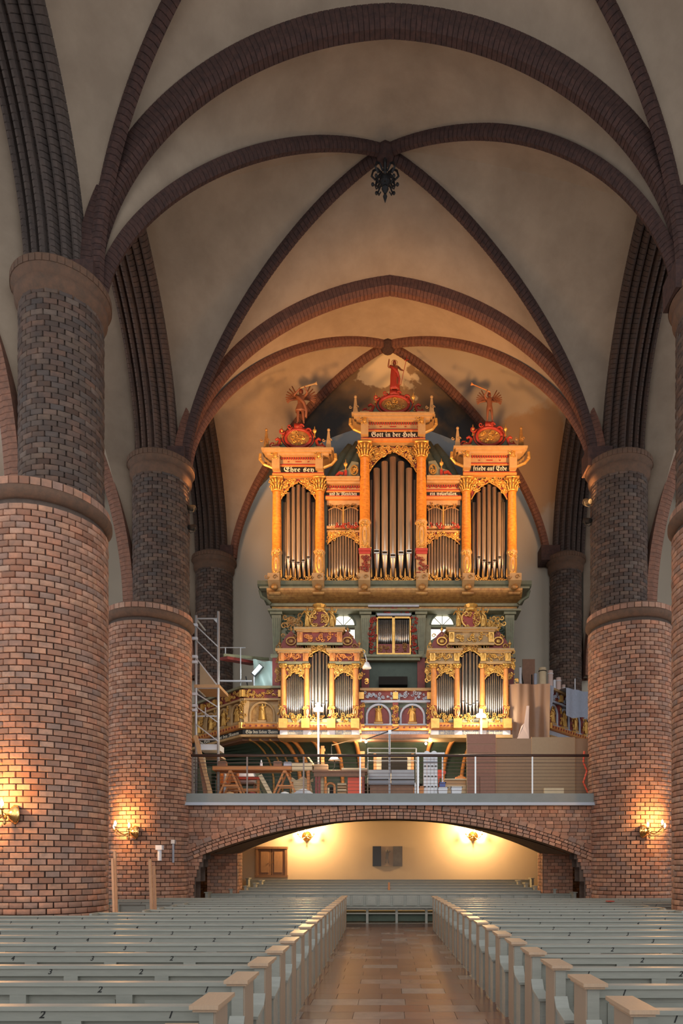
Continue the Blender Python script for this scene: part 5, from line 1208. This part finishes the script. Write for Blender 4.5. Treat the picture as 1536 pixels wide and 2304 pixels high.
# diagonal planks and items behind
for i, (a, b, c_, d_, yy, m, lab) in enumerate(((610, 1784, 585, 1744, 22.15, 'palewood', 'pale plank leaning diagonally between the sawhorses'), (603, 1784, 575, 1732, 23.35, 'green', 'dark green moulding leaning behind the sawhorses'), (592, 1784, 560, 1734, 24.1, 'greenlight', 'olive moulding leaning behind the sawhorses'))):
    tag(obj('leaning_plank', MB().bar(Vector((K(a, yy), yy, GZ+.03)), P(c_, d_, yy+.2), .13, .05, (0, 1, 0)), m), lab, 'plank')
t = thing('low_bench', 'low red-orange bench frame behind the left sawhorse', 'bench', (K(555, 22.9), 22.9, GZ))
part('rail', MB().box(K(527, 22.9), 22.9, Zz(1753, 22.9), K(585, 22.9), 23.2, Zz(1748, 22.9)), 'orangered', t); part('lower_rail', MB().box(K(527, 22.9), 22.9, Zz(1781, 22.9), K(580, 22.9), 23.2, Zz(1774, 22.9)), 'orangewood', t)
for a in (530, 577): part('leg', MB().box(K(a, 22.9), 22.95, GZ, K(a+4, 22.9), 23.1, Zz(1753, 22.9)), 'orangewood', t)
tag(obj('white_bundle', MB().lathe([(.02, 0), (.42, .02), (.46, .2), (.36, .42), (.15, .52), (.02, .54)], (K(548, 23.6), 23.6, Zz(1750, 23.6)-.2), 12, sy=.6), 'alu', None, True), 'white wrapped bundle lying behind the workbench', 'bundle')
bd = thing('bundle_table', 'low dark table under the white bundle', 'table', (K(548, 23.6), 23.6, GZ)); part('tabletop', MB().box(K(522, 23.6), 23.3, Zz(1750, 23.6)-.25, K(576, 23.6), 23.9, Zz(1750, 23.6)-.2), 'brownwood', bd)
for a in (524, 571): part('leg', MB().box(K(a, 23.6), 23.5, GZ, K(a, 23.6)+.06, 23.6, Zz(1750, 23.6)-.25), 'brownwood', bd)
# cream scalloped boards
t = thing('carved_board_stack', 'cream slatted boards with a scalloped top edge leaning under the bench', 'board', (K(680, 22.7), 22.7, GZ))
xx0, xx1 = K(654, 22.7), K(704, 22.7)
for i in range(5):
    part('slat', MB().box(xx0+.02*i, 22.7+.03*(i % 2), GZ+.11*i, xx1-.02*i, 22.78+.03*(i % 2), GZ+.10+.11*i), 'palewood', t)
w5 = (xx1-xx0); part('scalloped_top', MB().prism([(xx0, GZ+.55), (xx1, GZ+.55), (xx1, GZ+.66), (xx0+w5*.85, GZ+.60), (xx0+w5*.70, GZ+.66), (xx0+w5*.55, GZ+.74), (xx0+w5*.42, GZ+.66), (xx0+w5*.25, GZ+.60), (xx0+w5*.05, GZ+.70)], 22.7, 22.78), 'palewood', t)
tag(obj('grey_sack', MB().lathe([(.02, .0), (.30, .0), (.33, .06), (.2, .16), (.06, .22), (.01, .23)], (K(682, 21.9), 21.9, GZ), 12, sy=.6), 'cloth'), 'grey crumpled cloth heap on the gallery edge under the railing', 'cloth')
for px, mm, lab in ((640, 'alu', 'small pale round tool on the gallery floor by the right sawhorse'), (566, 'darkred', 'small dark red box on the gallery floor'), (516, 'wood', 'pale wooden offcut on the gallery floor by the left sawhorse')):
    tag(obj('floor_item', MB().lathe([(.12, 0), (.14, .02), (.13, .10), (.05, .13)], (K(px, 21.9), 21.95, GZ), 12), mm), lab, 'tool')
# small things on the long board
for px, hh, mm, lab in ((500, .16, 'brownwood', 'brown block on the left end of the long board'), (585, .22, 'alu', 'small white bottle standing on the long board'), (625, .16, 'brownwood', 'brown box on the long board near the sawhorse'), (648, .13, 'bluewhite', 'pale plastic tray on the long board')):
    zt2 = ztr+(.142 if px < 640 else .142); b = MB()
    if px == 585: b.lathe([(.045, 0), (.045, .13), (.02, .17), (.02, .22)], (K(px, Y), Y+.2, zt2), 10)
    else: b.box(K(px, Y)-.16, Y+.08, zt2, K(px, Y)+.10, Y+.3, zt2+hh); b.box(K(px, Y)-.14, Y+.1, zt2+hh, K(px, Y)+.08, Y+.28, zt2+hh+.015)
    tag(obj('bench_item', b, mm), lab, 'box')
# brown table
Y = 22.1; xa, xb_ = K(704, Y), K(822, Y); zt = Zz(1733, Y)
t = thing('work_table', 'brown wooden work table with a deep apron beside the red panel', 'table', ((xa+xb_)/2, Y+.4, GZ))
part('tabletop', MB().box(xa-.03, Y, zt-.05, xb_+.05, Y+.8, zt), 'brownwood', t); part('apron', MB().box(xa+.02, Y+.04, zt-.19, xb_-.02, Y+.1, zt-.05), 'brownwood', t)
for x in (xa+.06, xa+.16, xb_-.12):
    part('leg', MB().box(x, Y+.05, GZ, x+.07, Y+.15, zt-.05), 'darkred', t)
part('leg', MB().box(xb_-.12, Y+.66, GZ, xb_-.05, Y+.76, zt-.05), 'darkred', t)
tag(obj('cardboard_box', MB().box(K(705, Y), Y+.1, zt+.002, K(736, Y), Y+.45, Zz(1718, Y)), 'card'), 'brown cardboard box on the left of the brown table', 'box')
tag(obj('pale_plank', MB().box(K(768, Y), Y+.05, zt+.002, K(826, Y), Y+.3, zt+.085), 'palewood'), 'pale plank lying on the right of the brown table', 'plank')
tag(obj('wood_shavings', (lambda b: ([b.ball((K(739+i*4.6, Y), Y+.2+.06*(i % 2), zt+.025), .05, .05, .024, 6, 4) for i in range(6)], b)[-1])(MB()), 'palewood'), 'pale wood shavings on the middle of the brown table', 'shavings', kind='stuff')
t = tag(obj('red_square_box', MB().box(K(781, Y), Y+.2, GZ+.05, K(810, Y), Y+.24, Zz(1747, Y)).box(K(784, Y), Y+.22, GZ, K(807, Y), Y+.34, GZ+.05), 'orangered'), 'bright red square panel standing under the brown table', 'panel')
t = thing('drawer_stack', 'stack of shallow pale wooden trays under the brown table', 'tray', (K(770, 22.5), 22.5, GZ))
for i in range(5): part('tray', MB().box(K(759, 22.5), 22.45, GZ+.005+i*.10, K(779, 22.5), 22.8, GZ+.075+i*.10), 'palewood' if i % 2 == 0 else 'wood', t)
t = thing('arched_model', 'small orange wooden arch with a dark opening under the brown table', 'model', (K(743, 22.3), 22.3, GZ)); q = lambda a: K(a, 22.3)
part('arch_frame', bars((q(731), 22.28, GZ, q(736), 22.36, GZ+.34), (q(750), 22.28, GZ, q(755), 22.36, GZ+.34)).tube([((q(733.5)+q(752.5))/2-cos(a)*(q(752.5)-q(733.5))/2, 22.32, GZ+.34+.11*sin(a)) for a in [PI*i/10 for i in range(11)]], .04, 6), 'orangewood', t)
part('dark_back', MB().box(q(736), 22.34, GZ, q(750), 22.36, GZ+.34), 'void', t); part('white_stick', MB().box(q(737), 22.29, GZ, q(741), 22.32, GZ+.3), 'palewood', t)
tag(obj('cream_carton', MB().box(K(713, 22.5), 22.45, GZ, K(728, 22.5), 22.75, Zz(1749, 22.5)).box(K(712.5, 22.5), 22.43, Zz(1750, 22.5), K(728.5, 22.5), 22.77, Zz(1748, 22.5)), 'palewood'), 'tall cream carton under the left of the brown table', 'box')
# work lamps on stands
def worklamp(px, pyt, pyb, Y, label, tgt, pw, base=GZ):
    t = thing('work_lamp', label, 'lamp', (K(px, Y), Y, base), group='white work lamps on tall stands'); x = K(px, Y); z = Zz(pyt, Y)
    part('stand', MB().cyl((x, Y, base+.02), (x, Y, z-.05), .035, n=10), 'alu', t, True)
    for a in (0, 2.1, 4.2): part('foot', MB().bar((x, Y, base+.10), (x+cos(a)*.35, Y+sin(a)*.3, base+.015), .025), 'alu', t)
    part('lamp_head', MB().box(x-.16, Y-.02, z-.05, x+.16, Y+.14, z-.01).box(x-.06, Y+.02, z+.14, x+.06, Y+.12, z+.26), 'alu', t)
    part('lamp_face', MB().ball((x, Y+.05, z+.04), .17, .09, .09, 12, 8), 'glow', t)
    l = lamp('POINT', (x, Y-.55, z+.25), pw, (1, .80, .52), .12); return t
worklamp(716, 1598, 1720, 23.1, 'glowing white work lamp on a tall white stand before the left small organ', (0, 24, 7), 190)
worklamp(1082, 1612, 1720, 23.1, 'glowing white work lamp on a stand before the right small organ, above the boards', (4, 24, 7), 130)
# gooseneck lamp and post on the table
Y = 22.4; t = thing('desk_lamp', 'black gooseneck desk lamp with a pale shade above the brown table', 'lamp', (K(745, Y), Y, Zz(1733, 22.1)+.002))
a = t.location
obj('base', MB().lathe([(.11, 0), (.11, .02), (.02, .03)], (0, 0, 0), 14), 'black', t)
obj('neck', MB().tube([(0, 0, .02), (.10, 0, .12), (.12, 0, .30), (.02, 0, .52), (-.0, 0, .75), (.02, 0, .9)], .014), 'black', t)
obj('arm', MB().bar((.02, 0, .86), (.95, .1, 1.12), .022), 'wood', t)
obj('shade', MB().lathe([(.05, .18), (.08, .16), (.20, .0), (.19, .0)], (.1, 0, .36), 14), 'alu', t, True)
t = tag(obj('wooden_post', MB().box(K(722, 22.45), 22.45, Zz(1733, 22.1)+.002, K(729, 22.45), 22.53, Zz(1678, 22.45)).box(K(729, 22.45), 22.46, Zz(1690, 22.45), K(731, 22.45), 22.52, Zz(1684, 22.45)), 'orangewood'), 'orange notched wooden post standing on the brown table', 'post')
tag(obj('leaning_stick', MB().bar(P(708, 1724, 22.35), P(690, 1700, 22.7), .06, .03), 'palewood'), 'pale stick leaning on the cardboard box', 'stick')
for px, py, lab in ((823, 1669, 'small bare bulb under the parapet left of the doorway panel'), (958, 1673, 'small bare bulb under the parapet above the white ladder')):
    p = P(px, py, 24.2); t = thing('hanging_bulb', lab, 'lamp', tuple(p), group='bare bulbs under the parapet')
    obj('bulb', MB().ball((0, 0, 0), .045, n=10, k=8), 'glow', t, True); obj('socket', MB().cyl((0, 0, .04), (0, 0, .10), .02), 'black', t); obj('cord', MB().cyl((0, 0, .10), (0, .0, 6.3-p.z), .006, n=5), 'black', t)
    lamp('POINT', (p.x, p.y-.35, p.z-.1), 60, (1, .78, .52), .1)
lamp('POINT', (K(748, 22.3), 22.1, Zz(1700, 22.3)-.05), 30, (1, .80, .52), .08)
# scaffold pole with boom, covered console
Y = 21.8; t = thing('pole_stand', 'dark vertical pole with a diagonal boom arm in front of the doorway', 'stand', (K(876, Y), Y, GZ))
part('pole', MB().cyl((K(876, Y), Y, GZ), (K(876, Y), Y, Zz(1648, Y)), .035), 'greycab', t); part('boom', MB().bar(P(822, 1664, Y), P(896, 1638, Y), .03), 'black', t); part('clamp', MB().box(K(873, Y), Y-.05, Zz(1652, Y), K(880, Y), Y+.05, Zz(1643, Y)), 'steel', t)
part('foot', MB().bar((K(870, Y), Y-.2, GZ+.02), (K(884, Y), Y+.2, GZ+.02), .04), 'black', t)
part('cable', MB().tube([P(824, 1664, Y), P(826, 1700, Y+.1), P(827, 1730, Y+.15), P(826, 1750, Y+.15)], .008, 5), 'black', t)
Y = 22.6; t = thing('organ_console', 'grey covered organ console with brown wooden base in the middle of the gallery', 'console', (K(876, Y), Y+.4, GZ))
part('wooden_base', MB().box(K(832, Y), Y, GZ, K(930, Y), Y+.8, Zz(1762, Y)), 'brownwood', t)
for a, b in ((829, 874), (880, 932)):
    part('cover', MB().prismx([(Y-.12, Zz(1766, Y)), (Y-.16, Zz(1754, Y)), (Y+.02, Zz(1752, Y)), (Y+.10, Zz(1731, Y)), (Y+.7, Zz(1731, Y)), (Y+.8, Zz(1766, Y))], K(a, Y), K(b, Y)), 'greycab', t)
    part('cover_edge', MB().box(K(a, Y)-.01, Y-.17, Zz(1756, Y)-.01, K(b, Y)+.01, Y+.02, Zz(1754, Y)), 'black', t)
part('bench_leg', MB().box(K(932, Y), Y-.1, GZ, K(936, Y), Y+.1, Zz(1762, Y)), 'alu', t)
Y = 23.4; t = thing('metal_rack', 'thin steel tube rack standing before the pale doorway panel', 'rack', (K(884, Y), Y, GZ))
for a in (827, 936): part('upright', MB().cyl((K(a, Y), Y, GZ), (K(a, Y), Y, Zz(1684, Y)), .022, n=8), 'steel', t)
for zz_ in (1684, 1694, 1712): part('bar', MB().cyl((K(827, Y), Y, Zz(zz_, Y)), (K(936, Y), Y, Zz(zz_, Y)), .018, n=8), 'steel', t)
# ladder
Y = 21.85; t = thing('folding_ladder', 'white folded multi-hinge ladder with black holes and two round heads', 'ladder', (K(968, Y), Y, GZ)); q = lambda a: K(a, Y)
for i in range(4):
    part('stile', MB().box(q(952.5+i*8), Y, GZ, q(959.8+i*8), Y+.1, Zz(1698, Y)), 'alu', t)
for i in range(2): part('hinge_head', MB().cyl((q(960+i*16), Y-.02, Zz(1697, Y)), (q(960+i*16), Y+.1, Zz(1697, Y)), .105, n=20), 'alu', t)
for r_ in (1700, 1724, 1747, 1770):
    for i in range(4): part('rung_end', MB().cyl((q(956+i*8), Y-.012, Zz(r_, Y)), (q(956+i*8), Y+.02, Zz(r_, Y)), .028, n=10), 'black', t)
part('latch', MB().box(q(952), Y-.03, Zz(1716, Y), q(984), Y, Zz(1713, Y)), 'greycab', t)
tag(obj('white_shelf_board', MB().box(K(936, 22.2), 22.2, Zz(1701, 22.2), K(1000, 22.2), 22.35, Zz(1693, 22.2)).box(K(940, 22.2), 22.25, GZ, K(943, 22.2), 22.3, Zz(1701, 22.2)).box(K(994, 22.2), 22.25, GZ, K(997, 22.2), 22.3, Zz(1701, 22.2)), 'alu'), 'white board on two thin legs behind the ladder', 'board')
def tub(px0, px1, pyt, pyb, Y, m, lab, name='plastic_tub', z0=None):
    x0, x1 = K(px0, Y), K(px1, Y); z1 = Zz(pyt, Y); z0 = GZ if z0 is None else z0; c = (x0+x1)/2; hw = (x1-x0)/2; h = z1-z0
    t = thing(name, lab, 'tub', (c, Y, z0))
    mb = MB(); mb.add([(-hw*.85, -.12, 0), (hw*.85, -.12, 0), (hw*.85, .12, 0), (-hw*.85, .12, 0), (-hw, -.15, h), (hw, -.15, h), (hw, .15, h), (-hw, .15, h)], [(0, 3, 2, 1), (0, 1, 5, 4), (1, 2, 6, 5), (2, 3, 7, 6), (3, 0, 4, 7)]); obj('tub_body', mb, m, t)
    obj('rim', bars((-hw-.02, -.17, h-.03, hw+.02, -.14, h), (-hw-.02, .14, h-.03, hw+.02, .17, h), (-hw-.02, -.17, h-.03, -hw+.01, .17, h), (hw-.01, -.17, h-.03, hw+.02, .17, h)), m, t); return t
tub(985, 1006, 1772, 1783, 21.8, 'alu', 'white plastic tub beside the ladder foot'); tub(1014, 1038, 1771, 1783, 21.8, 'alu', 'white plastic tub in front of the wooden crate')
tub(988, 1001, 1761, 1772, 22.3, 'bluep', 'small blue bowl behind the white tub', 'blue_bowl'); tub(943, 953, 1770, 1783, 21.9, 'orangewood', 'small orange bucket left of the ladder', 'orange_bucket')
t = thing('wooden_crate', 'light brown wooden crate with planks on top beside the tall boards', 'crate', (K(1022, 22.7), 22.7, GZ)); q = lambda a: K(a, 22.7)
part('crate_body', MB().box(q(1000), 22.6, GZ, q(1047), 23.1, Zz(1757, 22.7)), 'wood', t)
for i in range(3): part('slat', MB().box(q(1000), 22.585, GZ+.02+i*.14, q(1047), 22.6, GZ+.13+i*.14), 'palewood', t)
part('lid', MB().box(q(999), 22.55, Zz(1757, 22.7), q(1049), 23.12, Zz(1753, 22.7)), 'palewood', t)
tag(obj('orange_cloth', MB().lathe([(.01, 0), (.20, 0), (.18, .06), (.07, .11), (.01, .12)], (K(1036, 22.7), 22.75, Zz(1753, 22.7)+.002), 10, sy=.6), 'orange'), 'crumpled orange cloth on the wooden crate', 'cloth')
tag(obj('red_rag', MB().prismx([(22.4, Zz(1750, 22.4)), (22.5, Zz(1750, 22.4)), (22.5, Zz(1733, 22.4)), (22.42, Zz(1731, 22.4))], K(985, 22.4), K(997, 22.4)).box(K(986, 22.4), 22.42, GZ, K(988, 22.4), 22.48, Zz(1750, 22.4)).box(K(990, 22.4), 22.42, Zz(1741, 22.4), K(1003, 22.4), 22.48, Zz(1735, 22.4)), 'orangered'), 'red plastic holder behind the ladder', 'holder')
# tall fibreboards on the right
def board(px0, px1, pyt, Y, m, lab, joints=()):
    t = thing('fibreboard', lab, 'board', (K((px0+px1)/2, Y), Y, GZ), group='tall fibreboards standing behind the railing')
    zt = Zz(pyt, Y); zs = [GZ]+[Zz(j, Y) for j in joints]+[zt]
    for a, b in zip(zs, zs[1:]): part('sheet', MB().box(K(px0, Y), Y, a+.008, K(px1, Y), Y+.03, b-.008), m, t)
    if len(zs) > 2: part('backing', MB().box(K(px0, Y)+.02, Y+.03, GZ, K(px1, Y)-.02, Y+.05, zt-.03), 'palewood', t)
    part('edge_strip', MB().box(K(px0, Y)-.012, Y-.005, GZ, K(px0, Y)+.008, Y+.035, zt), 'wood', t)
board(1050, 1115, 1651, 22.3, 'card3', 'reddish brown fibreboard with horizontal joints, left of the tall boards', (1768, 1732, 1713, 1694, 1674))
board(1115.5, 1195, 1661, 22.4, 'card', 'plain brown fibreboard, second of the tall boards')
board(1195.5, 1293, 1658, 22.4, 'card2', 'pale tan fibreboard, widest of the tall boards')
board(1293.5, 1322, 1661, 22.5, 'card', 'narrow brown fibreboard at the right pillar')
tag(obj('small_fibreboard', MB().box(K(1080, 22.2), 22.2, GZ, K(1113, 22.2), 22.22, Zz(1746, 22.2)).box(K(1080, 22.2), 22.22, GZ, K(1113, 22.2), 22.27, GZ+.04), 'card3'), 'small reddish board leaning before the tall fibreboards', 'board')
tag(obj('pale_strip', MB().box(K(1224, 21.7), 21.7, GZ, K(1268, 21.7), 21.8, Zz(1773, 21.7)).box(K(1224, 21.7), 21.8, GZ, K(1268, 21.7), 21.85, GZ+.05), 'palewood'), 'low pale wooden strip lying before the tall fibreboards', 'strip')
tag(obj('orange_hose', MB().tube([P(1322, 1783, 21.9), P(1312, 1760, 21.9), P(1320, 1735, 21.9), P(1312, 1715, 21.9), P(1314, 1690, 21.9)], .03, 7), 'orangered'), 'orange hose hanging beside the right pillar behind the railing', 'hose')
# brown hanging sheet with folds on the right parapet
Y = 23.5; mb = MB(); nx_, nz_ = 28, 6; vs = []
for j in range(nz_+1):
    for i in range(nx_+1):
        px = 1146+(1236-1146)*i/nx_; zz_ = Zz(1664-(1664-1539)*j/nz_, Y); u = i/nx_
        vs.append((K(px, Y), Y+.05*sin(u*9+.4*j)+.03*sin(u*23)+.16*max(0, u-.75)*4*.25*(1-j/nz_), zz_))
mb.add(vs, [(j*(nx_+1)+i, j*(nx_+1)+i+1, (j+1)*(nx_+1)+i+1, (j+1)*(nx_+1)+i) for j in range(nz_) for i in range(nx_)])
mb.box(K(1146, Y), Y+.1, Zz(1541, Y), K(1236, Y), Y+.3, Zz(1538, Y))
tag(obj('brown_sheet', mb, 'paper', None, True), 'large brown protective sheet hung over the parapet right of the small organ', 'sheet')
Y = 23.3; tag(obj('pale_foil_cone', MB().add([(K(1163, Y), Y, Zz(1662, Y)), (K(1190, Y), Y, Zz(1662, Y)), (K(1188, Y), Y-.05, Zz(1630, Y)), (K(1190, Y), Y, Zz(1588, Y)), (K(1184, Y), Y, Zz(1588, Y)), (K(1178, Y), Y-.06, Zz(1628, Y)), (K(1172, Y), Y-.03, Zz(1634, Y)), (K(1176, Y), Y+.12, Zz(1662, Y)), (K(1187, Y), Y+.1, Zz(1590, Y))], [(0, 1, 2, 5, 6), (5, 2, 3, 4), (0, 6, 5, 7), (1, 7, 8, 3), (1, 3, 2), (4, 3, 8), (5, 4, 8, 7), (0, 7, 1)]), 'pink'), 'pale pink folded foil with a narrow neck against the brown sheet', 'foil')
Y = 23.75; mb = MB(); vs = []
a, b = Vector((K(1257, 24.4), 24.35, 0)), Vector((K(1309, 25.0), 25.0, 0))
for j in range(7):
    for i in range(13):
        p = a.lerp(b, i/12); nrm = Vector(((b-a).y, -(b-a).x, 0)).normalized(); p = p+nrm*(.32+.03*sin(i*1.3)); p.z = 8.18-.98*j/6-.05*sin(i*.5)*(j/6); vs.append(p)
mb.add(vs, [(j*13+i, j*13+i+1, (j+1)*13+i+1, (j+1)*13+i) for j in range(6) for i in range(12)])
for i in range(12):
    p0, p1 = vs[i], vs[i+1]; nrm = Vector(((b-a).y, -(b-a).x, 0)).normalized(); mb.add([p0, p1, p1-nrm*.62, p0-nrm*.62], [(0, 1, 2, 3)])
tag(obj('blue_cloth', mb, 'cloth', None, True), 'blue grey cloth hanging over the right parapet run', 'cloth')
tag(obj('corner_cloth', MB().add([P(1234, 1540, 23.62), P(1246, 1545, 23.65), P(1243, 1580, 23.6), P(1238, 1600, 23.55), P(1235, 1570, 23.55), P(1234, 1540, 23.8), P(1246, 1545, 23.85)], [(0, 4, 2, 1), (4, 3, 2), (0, 1, 6, 5)]), 'cloth'), 'small blue grey rag at the parapet corner by the brown sheet', 'cloth')
# rolls and boards standing on the loft behind the right parapet
for i, (px, pyt, r, m, lab) in enumerate(((1170, 1502, .05, 'alu', 'thin white roll, leftmost behind the brown sheet'), (1204, 1516, .06, 'bluewhite', 'blue-white roll standing behind the brown sheet'), (1220, 1503, .13, 'palewood', 'fat cream bundle with a dark strap'), (1238, 1509, .09, 'pink', 'pink roll behind the corner of the sheet'), (1247, 1530, .05, 'alu', 'short white roll next to the pink roll'), (1256, 1525, .09, 'pink', 'pale pink roll with a white end'), (1267, 1541, .07, 'pink', 'lowest pink roll by the blue cloth'), (1293, 1527, .025, 'alu', 'thin white rod, rightmost on the loft'), (1196, 1518, .02, 'black', 'thin black rod beside the brown panel'))):
    Yr = max(24.6+.06*i, (.84*23.9-5.55)/(.84-(px-877)/F)+.45 if px > 1236 else 0); z = Zz(pyt, Yr); z0 = 6.525
    t = thing('standing_roll', lab, 'roll', (K(px, Yr), Yr, z0), group='rolls standing on the right side of the loft')
    obj('roll', MB().cyl((0, 0, 0), (0, 0, z-z0), r, n=14), m, t, True)
    if r > .06: obj('strap', MB().tube([(cos(a_)*(r+.006), sin(a_)*(r+.006), z-z0-.12) for a_ in [2*PI*j/14 for j in range(15)]], .015, 5), 'black' if m == 'palewood' else 'alu', t)
Yr = 25.6; tag(obj('brown_fibre_sheet', MB().box(K(1175, Yr), Yr, 6.525, K(1203, Yr), Yr+.05, Zz(1483, Yr)).box(K(1176, Yr), Yr+.05, 6.525, K(1202, Yr), Yr+.25, 6.6), 'brownwood'), 'dark brown panel standing on the loft behind the rolls', 'panel')
tag(obj('leaning_black_rod', MB().bar(P(1182, 1538, 25.2)-Vector((0, 0, .55)), P(1170, 1500, 25.4), .03), 'black'), 'black rod leaning left of the brown panel', 'rod')
# ------------------------------------------------------------------ scaffold on the left
Y = 22.6; t = thing('scaffold_tower', 'galvanised scaffold tower with diagonal braces in front of the left parapet', 'scaffold', (K(465, Y), Y+.6, GZ))
x0, x1 = K(441, Y), K(491, Y)
for x, pyt in ((x0, 1385), (x1, 1376)):
    for yy in (Y,): part('upright', MB().cyl((x, yy, GZ), (x, yy, Zz(pyt, Y)), .045, n=10), 'steel', t, True)
for pyr in (1392, 1548, 1664):
    for yy in (Y,): part('ledger', MB().cyl((x0, yy, Zz(pyr, Y)), (x1, yy, Zz(pyr, Y)), .03, n=8), 'steel', t)
    for x in (x0, x1)[:1]: part('transom', MB().cyl((x, Y, Zz(pyr, Y)), (x, Y+1.1, Zz(pyr, Y)), .03, n=8), 'steel', t)
for a, b in ((1408, 1456), (1440, 1490), (1480, 1545), (1560, 1592), (1590, 1626), (1630, 1668)):
    part('brace', MB().bar((x0, Y-.03, Zz(a, Y)), (x1, Y-.03, Zz(b, Y)), .035), 'steel', t)
part('guard_rail', bars((x0, Y-.02, Zz(1613, Y), x1, Y+.02, Zz(1610, Y)), (x0+.3, Y-.02, Zz(1613, Y), x0+.33, Y+.02, Zz(1592, Y))), 'steel', t)
part('platform', MB().box(x0-.05, Y-.05, Zz(1548, Y), x1+.05, Y+1.2, Zz(1541, Y)), 'wood', t)
part('canvas_panel', MB().prism([(x0+.04, Zz(1484, Y)), (x1-.02, Zz(1540, Y)), (x0+.04, Zz(1540, Y))], Y+.3, Y+.33), 'card2', t)
for pyc in (1407, 1437, 1478, 1490, 1562, 1588, 1598):
    part('coupler', MB().box(x0-.12, Y-.06, Zz(pyc+3, Y), x0+.05, Y+.05, Zz(pyc-3, Y)), 'alu', t)
part('corner_plate', MB().prism([(x1-.16, Zz(1394, Y)), (x1, Zz(1394, Y)), (x1, Zz(1405, Y))], Y-.03, Y+.0), 'steel', t)
part('lower_box', MB().box(x0+.05, Y+.2, Zz(1685, Y), x1-.03, Y+.9, Zz(1672, Y)), 'alu', t)
part('shelf_board', MB().box(x0, Y+.1, Zz(1700, Y), x1, Y+1.0, Zz(1696, Y)), 'palewood', t)
# catwalk planks, tarp and lamp behind the left parapet
Y = 24.9; t = thing('catwalk', 'red brown plank walkway with a green edge rising from the scaffold', 'walkway', (K(545, Y), Y, 7.5))
part('plank', MB().bar(P(503, 1481, 24.4), P(572, 1493, 25.9), .35, .10), 'darkred', t); part('green_edge', MB().bar(P(503, 1474, 24.3), P(604, 1483, 25.9), .06, .10), 'greenlight', t)
for px in (507, 541): part('rail_post', MB().cyl(P(px, 1486, 24.6), P(px, 1457, 24.6), .02), 'steel', t)
part('rail', MB().cyl(P(495, 1457, 24.6), P(552, 1457, 24.6), .02), 'steel', t); part('support', MB().cyl(P(541, 1486, 24.6), Vector((P(541, 1486, 24.6).x, 24.6, 6.52)), .02), 'steel', t); part('white_pipe', MB().cyl(P(495, 1532, 24.5), P(566, 1533, 24.5), .035), 'alu', t)
part('pipe_stand', MB().bar(P(553, 1522, 24.55), P(557, 1545, 24.55), .04), 'black', t)
Y = 25.2; mb = MB(); vs = []
for j in range(9):
    for i in range(11):
        px = 570+(632-570)*i/10; py = 1546-(1546-(1484+8*i/10))*j/8; p = P(px, py, Y); p.y += .10*sin(i*1.1+.5*j); vs.append(p)
mb.add(vs, [(j*11+i, j*11+i+1, (j+1)*11+i+1, (j+1)*11+i) for j in range(8) for i in range(10)])
tag(obj('green_tarp', mb, 'tarp', None, True), 'pale green plastic tarp hung behind the left parapet', 'tarp')
tag(obj('white_sheet', MB().add([P(612, 1520, 25), P(632, 1508, 25), P(632, 1532, 25), P(618, 1532, 25), P(612, 1522, 25.1), P(632, 1510, 25.1), P(632, 1534, 25.1), P(618, 1534, 25.1)], [(0, 3, 2, 1), (4, 5, 6, 7), (0, 1, 5, 4), (1, 2, 6, 5), (2, 3, 7, 6), (3, 0, 4, 7)]), 'alu'), 'white paper sheet pinned on the green tarp', 'paper')
t = thing('fluorescent_lamp', 'tilted bluish fluorescent work lamp before the green tarp', 'lamp', tuple(P(578, 1507, 24.7)))
rm = Matrix.Rotation(-.85, 4, 'Y'); tr = lambda mb: (setattr(mb, 'v', [tuple(rm @ Vector(p)) for p in mb.v]), mb)[1]
obj('housing', tr(MB().box(-.24, .02, -.09, .24, .12, .09)), 'black', t); obj('lamp_tube', tr(MB().box(-.2, -.02, -.055, .2, .02, .06)), 'tube', t)
pz = t.location; obj('stand', MB().cyl((-.12, .06, -.1), (-.12, .06, 6.525-pz.z), .02), 'alu', t)
lamp('POINT', (pz.x+.1, pz.y-.25, pz.z), 14, (.80, .95, 1), .15)
# clip lamp at the left small organ
t = thing('clip_lamp', 'small white cone lamp clipped between the left organ and the centre', 'lamp', tuple(P(825, 1500, 23.5)))
obj('shade', MB().lathe([(.04, .16), (.07, .14), (.16, -.05), (.14, -.06)], (0, 0, 0), 14), 'alu', t, True); obj('arm', MB().tube([(0, 0, .15), (-.05, .03, .4), (-.12, .1, .55), (-.2, .12, .52)], .014), 'alu', t)
# planks leaning at the left pillar on the gallery
for i, (a, b, c_, d_, m, lab) in enumerate(((474, 1784, 434, 1655, 'wood', 'long raw plank leaning left by the pillar, longest of the bundle'), (462, 1784, 440, 1668, 'brownwood', 'brown plank leaning by the left pillar'), (468, 1784, 452, 1705, 'palewood', 'short pale plank leaning by the left pillar'))):
    tag(obj('leaning_plank', MB().bar(Vector((K(a, 21.7+.12*i), 21.7+.12*i, GZ+.04)), P(c_+5, d_, 21.9+.12*i), .12, .05, (0, 1, 0)), m), lab, 'plank', 'planks leaning by the left pillar')
t = thing('tool_cabinet', 'dark grey-green cupboard at the left end of the gallery', 'cabinet', (K(447, 22.6), 23.0, GZ))
part('body', MB().box(K(433, 22.6), 22.9, GZ, K(470, 22.6), 23.4, Zz(1722, 22.6)), 'darkgreen', t)
for a, b in ((434, 451), (453, 469)): part('cabinet_door', MB().box(K(a, 22.6), 22.88, GZ+.05, K(b, 22.6), 22.9, Zz(1725, 22.6)), 'green', t)
# hymn books / small red thing on the far right pews
tag(obj('red_hymn_book', MB().box(0, 0, 0, .16, .22, .025).box(.005, .005, .005, .165, .215, .02), 'red', None, False, (P(1395, 2056, 17.0).x, 17.93, .937)), 'red book lying on a pew top near the right pillar', 'book')
